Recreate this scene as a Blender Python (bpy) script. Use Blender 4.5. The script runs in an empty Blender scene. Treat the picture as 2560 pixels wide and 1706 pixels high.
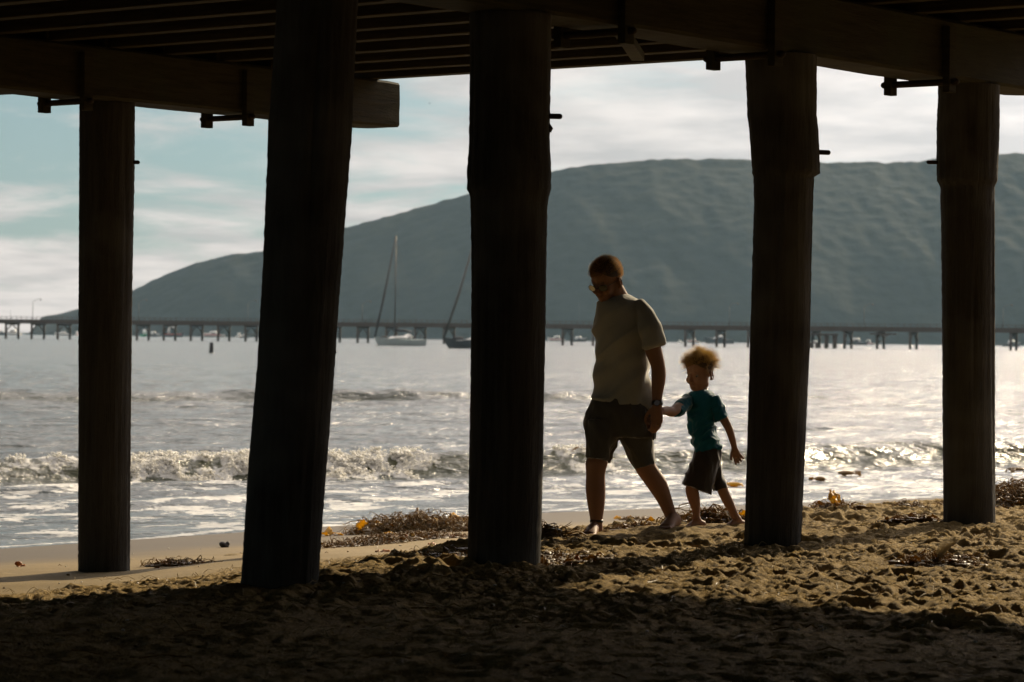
import bpy, bmesh, math, random
import numpy as np
from mathutils import Vector, Matrix, noise as mnoise
sc = bpy.context.scene
COL = sc.collection
R = math.radians
# ------------------------------------------------------------------ camera
HAZE = 3.1e-5
CAMZ = 1.9                       # metres above the sea
LENS = 102.0
ROLL, PITCH = 0.0108, -0.000945
cam_d = bpy.data.cameras.new("camera"); cam = bpy.data.objects.new("camera", cam_d); COL.objects.link(cam)
cam_d.lens = LENS; cam_d.sensor_width = 36.0; cam_d.clip_start = 0.1; cam_d.clip_end = 20000
CM = Matrix.Rotation(math.pi / 2 + PITCH, 3, 'X') @ Matrix.Rotation(ROLL, 3, 'Z')
cam.matrix_world = Matrix.Translation((0, 0, CAMZ)) @ CM.to_4x4()
cam_d.dof.use_dof = True; cam_d.dof.focus_distance = 17.5; cam_d.dof.aperture_fstop = 6.3
sc.camera = cam
# ------------------------------------------------------------------ sky and sun
SUN_AZ, SUN_EL = R(30.3), R(25.6)          # azimuth to the right of the view axis (+Y)
world = bpy.data.worlds.new("World"); sc.world = world; world.use_nodes = True
nt = world.node_tree; nt.nodes.clear()
def wn(t, **k):
    n = nt.nodes.new(t)
    for a, b in k.items(): setattr(n, a, b)
    return n
out = wn('ShaderNodeOutputWorld'); bg = wn('ShaderNodeBackground')
sky = wn('ShaderNodeTexSky', sky_type='NISHITA', sun_disc=False)
sky.sun_elevation = SUN_EL; sky.sun_rotation = SUN_AZ; sky.air_density = 1.0; sky.dust_density = 0.25; sky.ozone_density = 3.0
tc = wn('ShaderNodeTexCoord'); sep = wn('ShaderNodeSeparateXYZ')
nt.links.new(tc.outputs['Generated'], sep.inputs[0])
def math_n(op, a, b=None, c=None, clamp=False):
    n = wn('ShaderNodeMath', operation=op); n.use_clamp = clamp
    for i, v in enumerate((a, b, c)):
        if v is None: continue
        if isinstance(v, (int, float)): n.inputs[i].default_value = v
        else: nt.links.new(v, n.inputs[i])
    return n.outputs[0]
# cloud layer: direction divided by height (a flat layer seen in perspective)
zc = math_n('MAXIMUM', sep.outputs[2], 0.0)
zz = math_n('ADD', zc, 0.075)
comb = wn('ShaderNodeCombineXYZ')
nt.links.new(math_n('DIVIDE', sep.outputs[0], zz), comb.inputs[0])
nt.links.new(math_n('DIVIDE', sep.outputs[1], zz), comb.inputs[1])
mapp = wn('ShaderNodeMapping'); nt.links.new(comb.outputs[0], mapp.inputs[0])
mapp.inputs['Scale'].default_value = (0.9, 0.62, 1); mapp.inputs['Rotation'].default_value = (0, 0, R(14)); mapp.inputs['Location'].default_value = (3.1, 1.4, 0)
n1 = wn('ShaderNodeTexNoise'); n1.inputs['Scale'].default_value = 1.9; n1.inputs['Detail'].default_value = 7; n1.inputs['Roughness'].default_value = 0.56; n1.inputs['Distortion'].default_value = 0.35
nt.links.new(mapp.outputs[0], n1.inputs['Vector'])
n2 = wn('ShaderNodeTexNoise'); n2.inputs['Scale'].default_value = 0.55; n2.inputs['Detail'].default_value = 3
nt.links.new(mapp.outputs[0], n2.inputs['Vector'])
# cloud cover thickens towards the sun (the right) and low over the sea
right = math_n('MULTIPLY_ADD', sep.outputs[0], 0.75, 0.03)
low = math_n('MULTIPLY', math_n('SUBTRACT', 0.042, sep.outputs[2]), 9.0, clamp=True)
s = math_n('ADD', n1.outputs[0], math_n('MULTIPLY', n2.outputs[0], 0.35))
s = math_n('ADD', s, right); s = math_n('ADD', s, math_n('MULTIPLY', low, 1.1)); s = math_n('ADD', s, math_n('MULTIPLY', math_n('SUBTRACT', sep.outputs[2], 0.13, clamp=True), 2.6))
mr = wn('ShaderNodeMapRange'); mr.interpolation_type = 'SMOOTHSTEP'
mr.inputs['From Min'].default_value = 0.51; mr.inputs['From Max'].default_value = 0.78
nt.links.new(s, mr.inputs['Value'])
n3 = wn('ShaderNodeTexNoise'); n3.inputs['Scale'].default_value = 3.2; n3.inputs['Detail'].default_value = 5
nt.links.new(mapp.outputs[0], n3.inputs['Vector'])
n3r = wn('ShaderNodeMapRange'); n3r.inputs['From Min'].default_value = 0.36; n3r.inputs['From Max'].default_value = 0.66; nt.links.new(n3.outputs[0], n3r.inputs['Value'])
ccol = wn('ShaderNodeMix', data_type='RGBA')
ccol.inputs[6].default_value = (4.5, 4.1, 3.95, 1); ccol.inputs[7].default_value = (9.0, 7.95, 7.3, 1)
nt.links.new(math_n('ADD', math_n('MULTIPLY_ADD', n3r.outputs[0], 0.62, 0.10), math_n('ADD', math_n('MULTIPLY', right, -1.5), math_n('MULTIPLY', low, 1.3)), clamp=True), ccol.inputs[0])
tint = wn('ShaderNodeMix', data_type='RGBA', blend_type='MULTIPLY'); tint.inputs[0].default_value = 1
tint.inputs[7].default_value = (1.0, 1.0, 1.0, 1)
veil = wn('ShaderNodeMix', data_type='RGBA'); veil.inputs[0].default_value = 0.72; veil.inputs[7].default_value = (1.8, 2.75, 2.75, 1)
nt.links.new(sky.outputs[0], veil.inputs[6]); nt.links.new(veil.outputs[2], tint.inputs[6])
mx = wn('ShaderNodeMix', data_type='RGBA')
nt.links.new(mr.outputs[0], mx.inputs[0]); nt.links.new(tint.outputs[2], mx.inputs[6]); nt.links.new(ccol.outputs[2], mx.inputs[7])
# bright aureole round the hidden sun, behind thin cloud
sunv = wn('ShaderNodeCombineXYZ')
for i, v in enumerate((math.sin(SUN_AZ) * math.cos(SUN_EL), math.cos(SUN_AZ) * math.cos(SUN_EL), math.sin(SUN_EL))): sunv.inputs[i].default_value = v
dt = wn('ShaderNodeVectorMath', operation='DOT_PRODUCT'); nt.links.new(tc.outputs['Generated'], dt.inputs[0]); nt.links.new(sunv.outputs[0], dt.inputs[1])
gl = math_n('MULTIPLY', math_n('POWER', math_n('MAXIMUM', dt.outputs['Value'], 0.0), 14.0), 7.0)
gl = math_n('ADD', gl, 1.0)
glow = wn('ShaderNodeVectorMath', operation='SCALE'); nt.links.new(mx.outputs[2], glow.inputs[0]); nt.links.new(math_n('MULTIPLY', math_n('MULTIPLY', gl, 0.61), math_n('ADD', 1.0, math_n('MULTIPLY', math_n('MULTIPLY', math_n('SUBTRACT', sep.outputs[2], 0.14), 4.0, clamp=True), 1.15))), glow.inputs['Scale'])
nt.links.new(glow.outputs[0], bg.inputs[0]); bg.inputs[1].default_value = 0.1
nt.links.new(bg.outputs[0], out.inputs[0])
sun_d = bpy.data.lights.new("sun", 'SUN'); sun_d.energy = 5.0; sun_d.angle = R(0.53); sun_d.color = (1.0, 0.81, 0.53)
sun = bpy.data.objects.new("sun", sun_d); COL.objects.link(sun)
SUNV = Vector((math.sin(SUN_AZ) * math.cos(SUN_EL), math.cos(SUN_AZ) * math.cos(SUN_EL), math.sin(SUN_EL)))
sun.rotation_euler = SUNV.to_track_quat('Z', 'Y').to_euler(); sun.location = (20, 30, 30)
sc.view_settings.view_transform = 'Standard'; sc.view_settings.look = 'None'; sc.view_settings.exposure = 0.45; sc.view_settings.gamma = 1.0
sc.cycles.max_bounces = 5; sc.cycles.diffuse_bounces = 2; sc.cycles.glossy_bounces = 3; sc.cycles.transmission_bounces = 4; sc.cycles.volume_bounces = 0
sc.cycles.transparent_max_bounces = 6; sc.cycles.caustics_reflective = False; sc.cycles.caustics_refractive = False
sc.cycles.sample_clamp_indirect = 3.0
# ------------------------------------------------------------------ helpers
F = LENS / 36.0 * 2560.0
def ray(x, y):
    "world direction through photograph pixel (2560 x 1706), depth 1 along +Y"
    d = CM @ Vector(((x - 1280.0) / F, -(y - 853.0) / F, -1.0)); return d / d.y
def at(x, y, depth):
    d = ray(x, y); return Vector((0, 0, CAMZ)) + d * depth
UD = Vector((0.609, 0.793, 0)); VD = Vector((-0.793, 0.609, 0))      # along the bents, along the pier (to sea)
def sstep(a, b, x):
    t = np.clip((x - a) / (b - a), 0, 1); return t * t * (3 - 2 * t)
def ground_h(X, Y):
    X = np.asarray(X, float); Y = np.asarray(Y, float)
    vc = -0.793 * X + 0.609 * Y
    vc = vc + np.clip(X, 0, 14) * 0.30 * sstep(11, 16, vc)
    vc = vc - 1.3 * sstep(-1.5, .4, X) * (1 - sstep(11.2, 14.5, vc)) * sstep(6, 8, vc)
    h = np.interp(vc, [-60, 4, 8.9, 9.3, 10.5, 11.1, 12.1, 12.65, 14.7, 16.7, 19.1, 24, 40, 200], [1.2, .76, .745, .71, .565, .50, .39, .36, .245, .115, 0, -.28, -1.4, -6])
    return h
def ground_hit(x, y):
    d = ray(x, y); z = 3.0
    while z < 120:
        p = Vector((0, 0, CAMZ)) + d * z
        if p.z <= float(ground_h(p.x, p.y)): break
        z += 0.02
    return p
# vectorised gradient noise
_rng = np.random.RandomState(7)
_perm = np.concatenate([_rng.permutation(256)] * 3)
_ang = _rng.rand(256) * 2 * np.pi; _gx, _gy = np.cos(_ang), np.sin(_ang)
def pn(x, y):
    xi = np.floor(x).astype(int); yi = np.floor(y).astype(int); xf = x - xi; yf = y - yi
    xi &= 255; yi &= 255
    u = xf ** 3 * (xf * (xf * 6 - 15) + 10); v = yf ** 3 * (yf * (yf * 6 - 15) + 10)
    def g(i, j, a, b):
        h = _perm[_perm[i & 255] + (j & 255)]; return _gx[h] * a + _gy[h] * b
    a = g(xi, yi, xf, yf); b = g(xi + 1, yi, xf - 1, yf); c = g(xi, yi + 1, xf, yf - 1); d = g(xi + 1, yi + 1, xf - 1, yf - 1)
    return ((a + u * (b - a)) + v * ((c + u * (d - c)) - (a + u * (b - a)))) * 1.5
def fbm(x, y, o=4, g=0.5, l=2.03):
    s = 0; a = 1
    for i in range(o): s = s + a * pn(x * l ** i + 17.3 * i, y * l ** i - 9.1 * i); a *= g
    return s
def grid_mesh(name, xs, ys, Z):
    nx, ny = len(xs), len(ys)
    co = np.empty((ny, nx, 3), np.float32); co[..., 0] = xs[None, :] if xs.ndim == 1 else xs; co[..., 1] = ys[:, None]; co[..., 2] = Z
    return grid_co(name, co)
def grid_co(name, co):
    ny, nx = co.shape[:2]
    me = bpy.data.meshes.new(name)
    i = np.arange(nx * ny).reshape(ny, nx)
    q = np.stack([i[:-1, :-1], i[:-1, 1:], i[1:, 1:], i[1:, :-1]], -1).reshape(-1, 4)
    me.vertices.add(nx * ny); me.vertices.foreach_set('co', co.astype(np.float32).ravel())
    me.loops.add(q.size); me.loops.foreach_set('vertex_index', q.ravel().astype(np.int32))
    me.polygons.add(len(q)); me.polygons.foreach_set('loop_start', np.arange(0, q.size, 4, dtype=np.int32))
    me.polygons.foreach_set('loop_total', np.full(len(q), 4, np.int32)); me.polygons.foreach_set('use_smooth', np.ones(len(q), bool))
    me.update(); me.validate(); return me
def attr(me, name, a):
    t = me.attributes.new(name, 'FLOAT', 'POINT'); t.data.foreach_set('value', np.asarray(a, np.float32).ravel())
class MB:
    "collects shapes for one mesh"
    def __init__(s): s.v = []; s.f = []
    def add(s, v, f):
        o = len(s.v); s.v += [tuple(p) for p in v]; s.f += [tuple(i + o for i in q) for q in f]; return s
    def box(s, c, h, ax=None):
        c = Vector(c); ax = ax or (Vector((1, 0, 0)), Vector((0, 1, 0)), Vector((0, 0, 1)))
        v = [c + ax[0] * h[0] * i + ax[1] * h[1] * j + ax[2] * h[2] * k for i in (-1, 1) for j in (-1, 1) for k in (-1, 1)]
        return s.add(v, [(0, 1, 3, 2), (4, 6, 7, 5), (0, 4, 5, 1), (2, 3, 7, 6), (0, 2, 6, 4), (1, 5, 7, 3)])
    def loft(s, pts, ra, rb=None, n=16, ref=(1, 0, 0), caps=True, sub=1, horiz=False, sq=1.0):
        pts = [Vector(p) for p in pts]; ra = list(ra); rb = list(rb) if rb is not None else list(ra)
        if sub > 1:
            P, A, B = [], [], []
            m = len(pts)
            def cr(l, i, t):
                a = l[max(i - 1, 0)]; b = l[i]; c = l[i + 1]; d = l[min(i + 2, m - 1)]
                return (b * 2 + (c - a) * t + (a * 2 - b * 5 + c * 4 - d) * t * t + (b * 3 - a - c * 3 + d) * t ** 3) * .5
            for i in range(m - 1):
                for k in range(sub):
                    t = k / sub; P.append(cr(pts, i, t)); A.append(max(cr(ra, i, t), 1e-4)); B.append(max(cr(rb, i, t), 1e-4))
            P.append(pts[-1]); A.append(ra[-1]); B.append(rb[-1]); pts, ra, rb = P, A, B
        ref = Vector(ref); V = []; m = len(pts)
        for i, p in enumerate(pts):
            t = Vector((0, 0, 1)) if horiz else (pts[min(i + 1, m - 1)] - pts[max(i - 1, 0)]).normalized()
            x = (ref - t * ref.dot(t))
            if x.length < 1e-3: x = Vector((0, 1, 0)) - t * t.y
            x.normalize(); y = t.cross(x)
            for k in range(n):
                a = 2 * math.pi * k / n; ca, sa = math.cos(a), math.sin(a)
                if sq != 1: ca = math.copysign(abs(ca) ** sq, ca); sa = math.copysign(abs(sa) ** sq, sa)
                V.append(p + x * (ca * ra[i]) + y * (sa * rb[i]))
        Fc = [(i * n + k, i * n + (k + 1) % n, (i + 1) * n + (k + 1) % n, (i + 1) * n + k) for i in range(m - 1) for k in range(n)]
        if caps: Fc += [tuple(range(n - 1, -1, -1)), tuple(range((m - 1) * n, m * n))]
        return s.add(V, Fc)
    def capsule(s, a, b, r0, r1=None, n=12):
        r1 = r0 if r1 is None else r1; a = Vector(a); b = Vector(b); d = (b - a); L = d.length; d = d / max(L, 1e-6)
        P, Rr = [], []
        for k in range(4): t = math.pi / 2 * k / 4; P.append(a - d * r0 * math.cos(t)); Rr.append(max(r0 * math.sin(t), r0 * .03))
        P.append(a); Rr.append(r0); P.append(b); Rr.append(r1)
        for k in range(1, 5): t = math.pi / 2 * k / 4; P.append(b + d * r1 * math.sin(t)); Rr.append(max(r1 * math.cos(t), r1 * .03))
        return s.loft(P, Rr, n=n)
    def ell(s, c, r, rot=None, n=16, m=10):
        c = Vector(c); V = []; rot = rot or Matrix.Identity(3)
        for i in range(1, m):
            t = math.pi * i / m
            for k in range(n):
                a = 2 * math.pi * k / n
                V.append(c + rot @ Vector((r[0] * math.sin(t) * math.cos(a), r[1] * math.sin(t) * math.sin(a), -r[2] * math.cos(t))))
        V += [c + rot @ Vector((0, 0, -r[2])), c + rot @ Vector((0, 0, r[2]))]; b, t_ = len(V) - 2, len(V) - 1
        Fc = [(i * n + k, i * n + (k + 1) % n, (i + 1) * n + (k + 1) % n, (i + 1) * n + k) for i in range(m - 2) for k in range(n)]
        Fc += [(b, (k + 1) % n, k) for k in range(n)] + [((m - 2) * n + k, (m - 2) * n + (k + 1) % n, t_) for k in range(n)]
        return s.add(V, Fc)
    def mesh(s, name, origin=None):
        me = bpy.data.meshes.new(name); o = Vector(origin) if origin is not None else Vector()
        me.from_pydata([(p[0] - o.x, p[1] - o.y, p[2] - o.z) for p in s.v], [], s.f); me.update(); return me
    def build(s, name, m, parent=None, smooth=False, bevel=0, loc=None):
        "the mesh is given in world coordinates; loc (or the parent's place) becomes its origin"
        if loc is None and parent is not None: loc = world_loc(parent)
        me = s.mesh(name, loc)
        if smooth: me.polygons.foreach_set('use_smooth', [True] * len(me.polygons))
        ob = bpy.data.objects.new(name, me); COL.objects.link(ob); me.materials.append(m)
        if parent is not None: ob.parent = parent
        elif loc is not None: ob.location = loc
        if bevel:
            b = ob.modifiers.new('bevel', 'BEVEL'); b.width = bevel; b.segments = 2; b.limit_method = 'ANGLE'
        return ob
def world_loc(o):
    v = Vector(o.location)
    while o.parent: o = o.parent; v = v + o.location
    return v
def tag(o, label=None, cat=None, group=None, kind=None):
    if label: o['label'] = label
    if cat: o['category'] = cat
    if group: o['group'] = group
    if kind: o['kind'] = kind
    return o
def thing(name, label, cat, loc, group=None):
    o = bpy.data.objects.new(name, None); COL.objects.link(o); o.location = loc; o.empty_display_size = .2
    return tag(o, label, cat, group)
def link_mesh(name, me, m, parent=None, loc=None):
    ob = bpy.data.objects.new(name, me); COL.objects.link(ob)
    if m: me.materials.append(m)
    if parent is not None: ob.parent = parent
    if loc is not None: ob.location = loc
    return ob
class NT:
    "short-hand for a material's node tree"
    def __init__(s, name):
        s.m = bpy.data.materials.new(name); s.m.use_nodes = True; s.t = s.m.node_tree; s.b = s.t.nodes['Principled BSDF']; s.o = s.t.nodes['Material Output']
        s.tc = s.t.nodes.new('ShaderNodeTexCoord')
    def n(s, t, **k):
        n = s.t.nodes.new(t)
        for a, b in k.items(): setattr(n, a, b)
        return n
    def l(s, a, b): s.t.links.new(a, b)
    def put(s, sock, v):
        if isinstance(v, (int, float)): sock.default_value = v
        elif isinstance(v, tuple): sock.default_value = v if len(v) == len(sock.default_value) else (*v, 1)
        else: s.l(v, sock)
    def noise(s, scale, detail=4, rough=.5, stretch=None, coord='Object', dist=0):
        n = s.n('ShaderNodeTexNoise'); n.inputs['Scale'].default_value = scale; n.inputs['Detail'].default_value = detail
        n.inputs['Roughness'].default_value = rough; n.inputs['Distortion'].default_value = dist
        src = s.tc.outputs[coord] if isinstance(coord, str) else coord
        if stretch:
            mp = s.n('ShaderNodeMapping'); mp.inputs['Scale'].default_value = stretch; s.l(src, mp.inputs[0]); src = mp.outputs[0]
        s.l(src, n.inputs['Vector']); return n.outputs[0]
    def ramp(s, f, stops):
        r = s.n('ShaderNodeValToRGB'); s.l(f, r.inputs[0]); e = r.color_ramp.elements
        while len(e) < len(stops): e.new(.5)
        for x, (p, c) in zip(e, stops): x.position = p; x.color = (*c, 1) if len(c) == 3 else c
        return r.outputs[0]
    def val(s, f, a, b, c=0., d=1.):
        r = s.n('ShaderNodeMapRange'); s.l(f, r.inputs[0]); r.inputs[1].default_value = a; r.inputs[2].default_value = b
        r.inputs[3].default_value = c; r.inputs[4].default_value = d; return r.outputs[0]
    def math(s, op, a, b=0., clamp=False):
        n = s.n('ShaderNodeMath', operation=op); n.use_clamp = clamp; s.put(n.inputs[0], a); s.put(n.inputs[1], b); return n.outputs[0]
    def mix(s, f, a, b, mode='MIX'):
        n = s.n('ShaderNodeMix', data_type='RGBA', blend_type=mode); s.put(n.inputs[0], f); s.put(n.inputs[6], a); s.put(n.inputs[7], b); return n.outputs[2]
    def attr(s, name): n = s.n('ShaderNodeAttribute', attribute_name=name); return n.outputs['Fac']
    def bump(s, h, strength, dist=.01, base=None):
        n = s.n('ShaderNodeBump'); s.l(h, n.inputs['Height']); s.put(n.inputs['Strength'], strength); n.inputs['Distance'].default_value = dist
        if base is not None: s.l(base, n.inputs['Normal'])
        return n.outputs[0]
    def set(s, **k):
        for a, v in k.items():
            key = {'color': 'Base Color', 'rough': 'Roughness', 'normal': 'Normal', 'metal': 'Metallic', 'spec': 'Specular IOR Level', 'ior': 'IOR', 'trans': 'Transmission Weight', 'sss': 'Subsurface Weight'}[a]
            s.put(s.b.inputs[key], v)
        return s
    def translucent(s, col, w):
        t = s.n('ShaderNodeBsdfTranslucent'); s.put(t.inputs[0], col); m = s.n('ShaderNodeMixShader'); s.put(m.inputs[0], w)
        s.l(s.b.outputs[0], m.inputs[1]); s.l(t.outputs[0], m.inputs[2]); s.l(m.outputs[0], s.o.inputs[0]); return s
def simple(name, c, rough=.7, var=.25, scale=6, metal=0, bump=0, spec=.3):
    t = NT(name); f = t.noise(scale, 4); a = tuple(x * (1 - var) for x in c); b = tuple(min(1, x * (1 + var)) for x in c)
    t.set(color=t.mix(f, a, b), rough=rough, metal=metal, spec=spec)
    if bump: t.set(normal=t.bump(f, bump))
    return t.m
# ------------------------------------------------------------------ sand
def seg(*parts):
    "1-D coordinates: (start, end, step) pieces, step may grow geometrically"
    o = []
    for a, b, s0, s1 in parts:
        x = a
        n = max(2, int(abs(b - a) / ((s0 + s1) / 2)))
        t = np.linspace(0, 1, n, endpoint=False)
        k = s1 / s0
        w = (k ** t - 1) / (k - 1) if abs(k - 1) > 1e-3 else t
        o.append(a + (b - a) * w)
    o.append(np.array([parts[-1][1]])); return np.concatenate(o)
sx = seg((-300, -7, 25, .3), (-7, -4.2, .12, .03), (-4.2, 4.6, .0145, .0145), (4.6, 8, .03, .12), (8, 300, .3, 25))
sy = seg((-120, 5, 12, .3), (5, 9.4, .1, .03), (9.4, 24, .0165, .0165), (24, 40, .05, .2), (40, 140, .5, 8))
SX, SY = np.meshgrid(sx, sy)
vcs = -0.793 * SX + 0.609 * SY + np.clip(SX, 0, 14) * .12
Z = ground_h(SX, SY)
edge = 13.2 + .5 * pn(SX * .5, SY * .5) + .25 * pn(SX * 2, SY * 2)
churn = 1 - sstep(-.7, .5, vcs - edge)
near = sstep(4, 8, SY) * (1 - sstep(24, 27, SY)) * sstep(-7, -5, SX) * (1 - sstep(6, 8, SX))
d = .022 * fbm(SX * .55, SY * .55, 3) + .008 * fbm(SX * 1.2 + 4, SY * 1.2, 3) 
wx = SX + .04 * pn(SX * 6, SY * 6 + 3); wy = SY + .04 * pn(SX * 6 + 9, SY * 6)
rdg = lambda f, o=0: .5 - np.abs(pn(wx * f + o, wy * f * 1.15 + o)) * 1.5
lump = .020 * rdg(4.2) + .022 * rdg(8.5, 3.3) * (.6 + .8 * pn(SX * 1.3, SY * 1.3)) + .014 * rdg(15, 7.7) + .011 * pn(SX * 23, SY * 25) + .005 * pn(SX * 37 + 5, SY * 39)
D = lump * churn
# footprints: oval hollows with pushed-up rims
rg = np.random.RandomState(11)
ix = lambda a, v: int(np.searchsorted(a, v))
for k in range(2600):
    X0 = rg.uniform(-4.4, 5.2); Y0 = rg.uniform(9.2, 23)
    v0 = -0.793 * X0 + .609 * Y0 + max(0, X0) * .12
    if v0 > 13.0 and rg.rand() > .02: continue
    L = rg.uniform(.05, .15); W = L * rg.uniform(.45, .8); a = rg.uniform(0, 3.14); dep = rg.uniform(.01, .032)
    r = L * 2.2; i0, i1 = ix(sx, X0 - r), ix(sx, X0 + r); j0, j1 = ix(sy, Y0 - r), ix(sy, Y0 + r)
    x = SX[j0:j1, i0:i1] - X0; y = SY[j0:j1, i0:i1] - Y0
    p = x * math.cos(a) + y * math.sin(a); q = -x * math.sin(a) + y * math.cos(a)
    e = np.sqrt((p / L) ** 2 + (q / W) ** 2)
    D[j0:j1, i0:i1] += dep * (-np.exp(-(e ** 3)) + .55 * np.exp(-((e - 1.35) / .33) ** 2))
D = D * (.42 + .58 * sstep(11.2, 13.6, SY + .3 * SX))
Z = Z + d * sstep(-2, 1, 15.5 - vcs) + D * near
# a few low hummocks where the sand was kicked up round the piles
for hx, hy, hr, hh in ((-.02, 14.35, .3, .02), (-1.1, 13.1, .3, .02)):
    Z += hh * np.exp(-((SX - hx) ** 2 + (SY - hy) ** 2) / hr ** 2) * near
# firm places where feet stand
PADS = [(1400 + 188 / 2.064, 620 + 1482 / 2.064, 17.14, .30, -.10), (1400 + 590 / 2.064, 620 + 1446 / 2.064, 17.30, .30, -.10), (1660 + 250 / 3.267, 860 + 1506 / 3.267, 17.5, .22, 0), (1660 + 575 / 3.267, 860 + 1500 / 3.267, 17.55, .22, 0)]
Z0 = Z.copy()
for px_, py_, dd_, r_, oy_ in PADS:
    q = at(px_, py_, dd_); w_ = np.exp(-(((SX - q.x) ** 2 + (SY - q.y - oy_) ** 2) / r_ ** 2) ** 2); Z = Z * (1 - w_) + (q.z + .014 + .35 * D * near) * w_
me = grid_mesh('sand', sx, sy, Z)
attr(me, 'churn', churn)
wet = sstep(15.3, 17.8, vcs + .5 * pn(SX * .7, SY * .7) + .2 * pn(SX * 3, SY * 3)); attr(me, 'wet', wet)
SANDZ = Z
def sand_z(x, y):
    "height of the finished sand surface"
    i = min(max(ix(sx, x), 1), len(sx) - 1); j = min(max(ix(sy, y), 1), len(sy) - 1)
    fx = (x - sx[i - 1]) / (sx[i] - sx[i - 1]); fy = (y - sy[j - 1]) / (sy[j] - sy[j - 1])
    a = SANDZ[j - 1, i - 1] * (1 - fx) + SANDZ[j - 1, i] * fx; b = SANDZ[j, i - 1] * (1 - fx) + SANDZ[j, i] * fx
    return float(a * (1 - fy) + b * fy)
t = NT('sand'); ch = t.attr('churn'); we = t.attr('wet')
g1 = t.noise(2.2, 5, .6); g2 = t.noise(55, 4, .7); g3 = t.noise(420, 2, .6); spk = t.noise(95, 2, .5)
c = t.mix(g1, (.29, .20, .078), (.42, .295, .12)); c = t.mix(t.val(g2, .4, .75), c, (.12, .09, .048))
c = t.mix(t.math('MULTIPLY', t.val(spk, .66, .74), .7), c, (.05, .035, .02))
wc = t.mix(g1, (.085, .071, .050), (.105, .088, .064))
c = t.mix(t.math('MULTIPLY', t.math('SUBTRACT', 1., ch), .55), c, (.17, .145, .10))
c = t.mix(we, c, wc)
rr = t.n('ShaderNodeMix', data_type='FLOAT'); t.l(we, rr.inputs[0]); rr.inputs[2].default_value = .85; rr.inputs[3].default_value = .62
hs = t.math('ADD', t.math('MULTIPLY', g2, 1.0), t.math('MULTIPLY', g3, .35))
bs = t.math('MULTIPLY_ADD', ch, .75, clamp=False)
t.t.nodes[-1].inputs[2].default_value = .1
t.set(color=c, rough=rr.outputs[0], spec=.06, normal=t.bump(hs, bs, .028)); SAND = t.m
tag(link_mesh('sand', me, SAND), kind='structure')
# ------------------------------------------------------------------ sea
# sheared grid: rows are equally deep, columns fan out with distance
oy = seg((23, 34, .07, .06), (34, 42, .045, .045), (42, 52, .06, .09), (52, 70, .1, .16), (70, 95, .13, .2), (95, 180, .35, 1.2), (180, 900, 2, 20), (900, 6000, 30, 500))
k = 760
sfan = np.concatenate([np.linspace(-3, -.215, 40, endpoint=False), np.linspace(-.215, .215, k, endpoint=False), np.linspace(.215, 3, 41)])
OX = sfan[None, :] * (oy[:, None] + 4); OY = np.repeat(oy[:, None], len(sfan), 1)
cs = .86 * OX + .51 * OY; cn = -.51 * OX + .86 * OY
vco = -0.793 * OX + 0.609 * OY
def wave(n, pos, w_front, w_back, h):
    e = n - pos
    return h * np.where(e < 0, np.exp(-(np.abs(e) / w_front) ** 2.0), np.exp(-(e / w_back) ** 1.6))
wob = .35 * pn(cs * .13, cs * 0 + 3.3) + .12 * pn(cs * .5, cs * 0 + 1.7)
H1 = .225 + .11 * sstep(18, 22.5, cs) + .03 * pn(cs * .21, cs * 0 + .4)
w1 = wave(cn + wob, 36.2, .42, 1.6, H1) - .07 * np.exp(-((cn + wob - 35.1) / .9) ** 2)
amp2 = .36 * (1 - .75 * sstep(0, 14, OX)) * (.78 + .22 * pn(cs * .17, cs * 0 + 7.7) + .3 * pn(cs * .6, cs * 0 + 2.7))
wob2 = .9 * pn(cs * .08, cs * 0 + 5.1) + .3 * pn(cs * .35, cs * 0 + 2.1)
w2 = wave(cn + wob2, 76.6, .5, 2.6, np.maximum(amp2, .08)) - .06 * np.exp(-((cn + wob2 - 74.3) / 1.6) ** 2)
w2 += wave(cn + wob2 * 1.3, 73.8, .7, 1.6, .20 * np.clip(.3 + 1.3 * pn(cs * .2, cs * 0 + 9.9), 0, 1)) + wave(cn - wob2, 71.5, .5, 1.3, .14 * np.clip(pn(cs * .22, cs * 0 + 4.4) * 1.6, 0, 1)) * (1 - .7 * sstep(0, 12, OX))
w3 = wave(cn + wob * 1.6, 30.3, .22, .8, .05 + .03 * pn(cs * .3, cs * 0)) + wave(cn + wob * 2.3 + .02 * cs, 28.3, .15, .5, .035 * (.6 + pn(cs * .4, cs * 0 + 2)))
w3 += wave(cn - wob * 2, 32.6, .3, .7, .05 * (.5 + pn(cs * .35, cs * 0 + 8)))
offs = sstep(24, 34, cn)
fade = 1 - sstep(120, 300, OY)
chop = (.042 * fbm(cs * .22, cn * .95, 4, .55) + .024 * fbm(cs * .8 + 5, cn * 2.3, 3, .6)) * (.6 + .4 * offs) * fade
chop += .05 * fbm(cs * .12, cn * .38 + 3, 4, .6) * sstep(45, 60, cn) * fade
chop += .008 * fbm(cs * 2.1 + 1, cn * 5.5, 2) * (1 - sstep(46, 60, OY))
# foam on the breaking wave, by place along the crest
e1 = cn + wob - 36.2
fs = np.interp(cs, [-60, 10, 13.6, 14.6, 15.1, 17.0, 18.0, 19.1, 19.7, 20.4, 22.0, 22.4, 22.8, 23.1, 60], [.22, .22, .22, .26, .7, .85, .8, .95, .5, .0, 0, .5, .45, .0, 0.0])
front = np.exp(-((e1 + .28) / .55) ** 2)
lip = np.exp(-((e1 - .05) / .3) ** 2)
fno = fbm(cs * 2.6, cn * 2.6, 4, .6)
foam1 = np.clip(fs * (front * 1.1 + lip * .8) * (1.0 + 1.9 * fno) - .20, 0, 1.4)
blob = np.abs(fbm(cs * 5.5, cn * 5.5 + 9, 3, .6)) + .5 * np.abs(fbm(cs * 14, cn * 13, 2, .6))
lumpz = foam1 * (.01 + .03 * blob)
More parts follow.
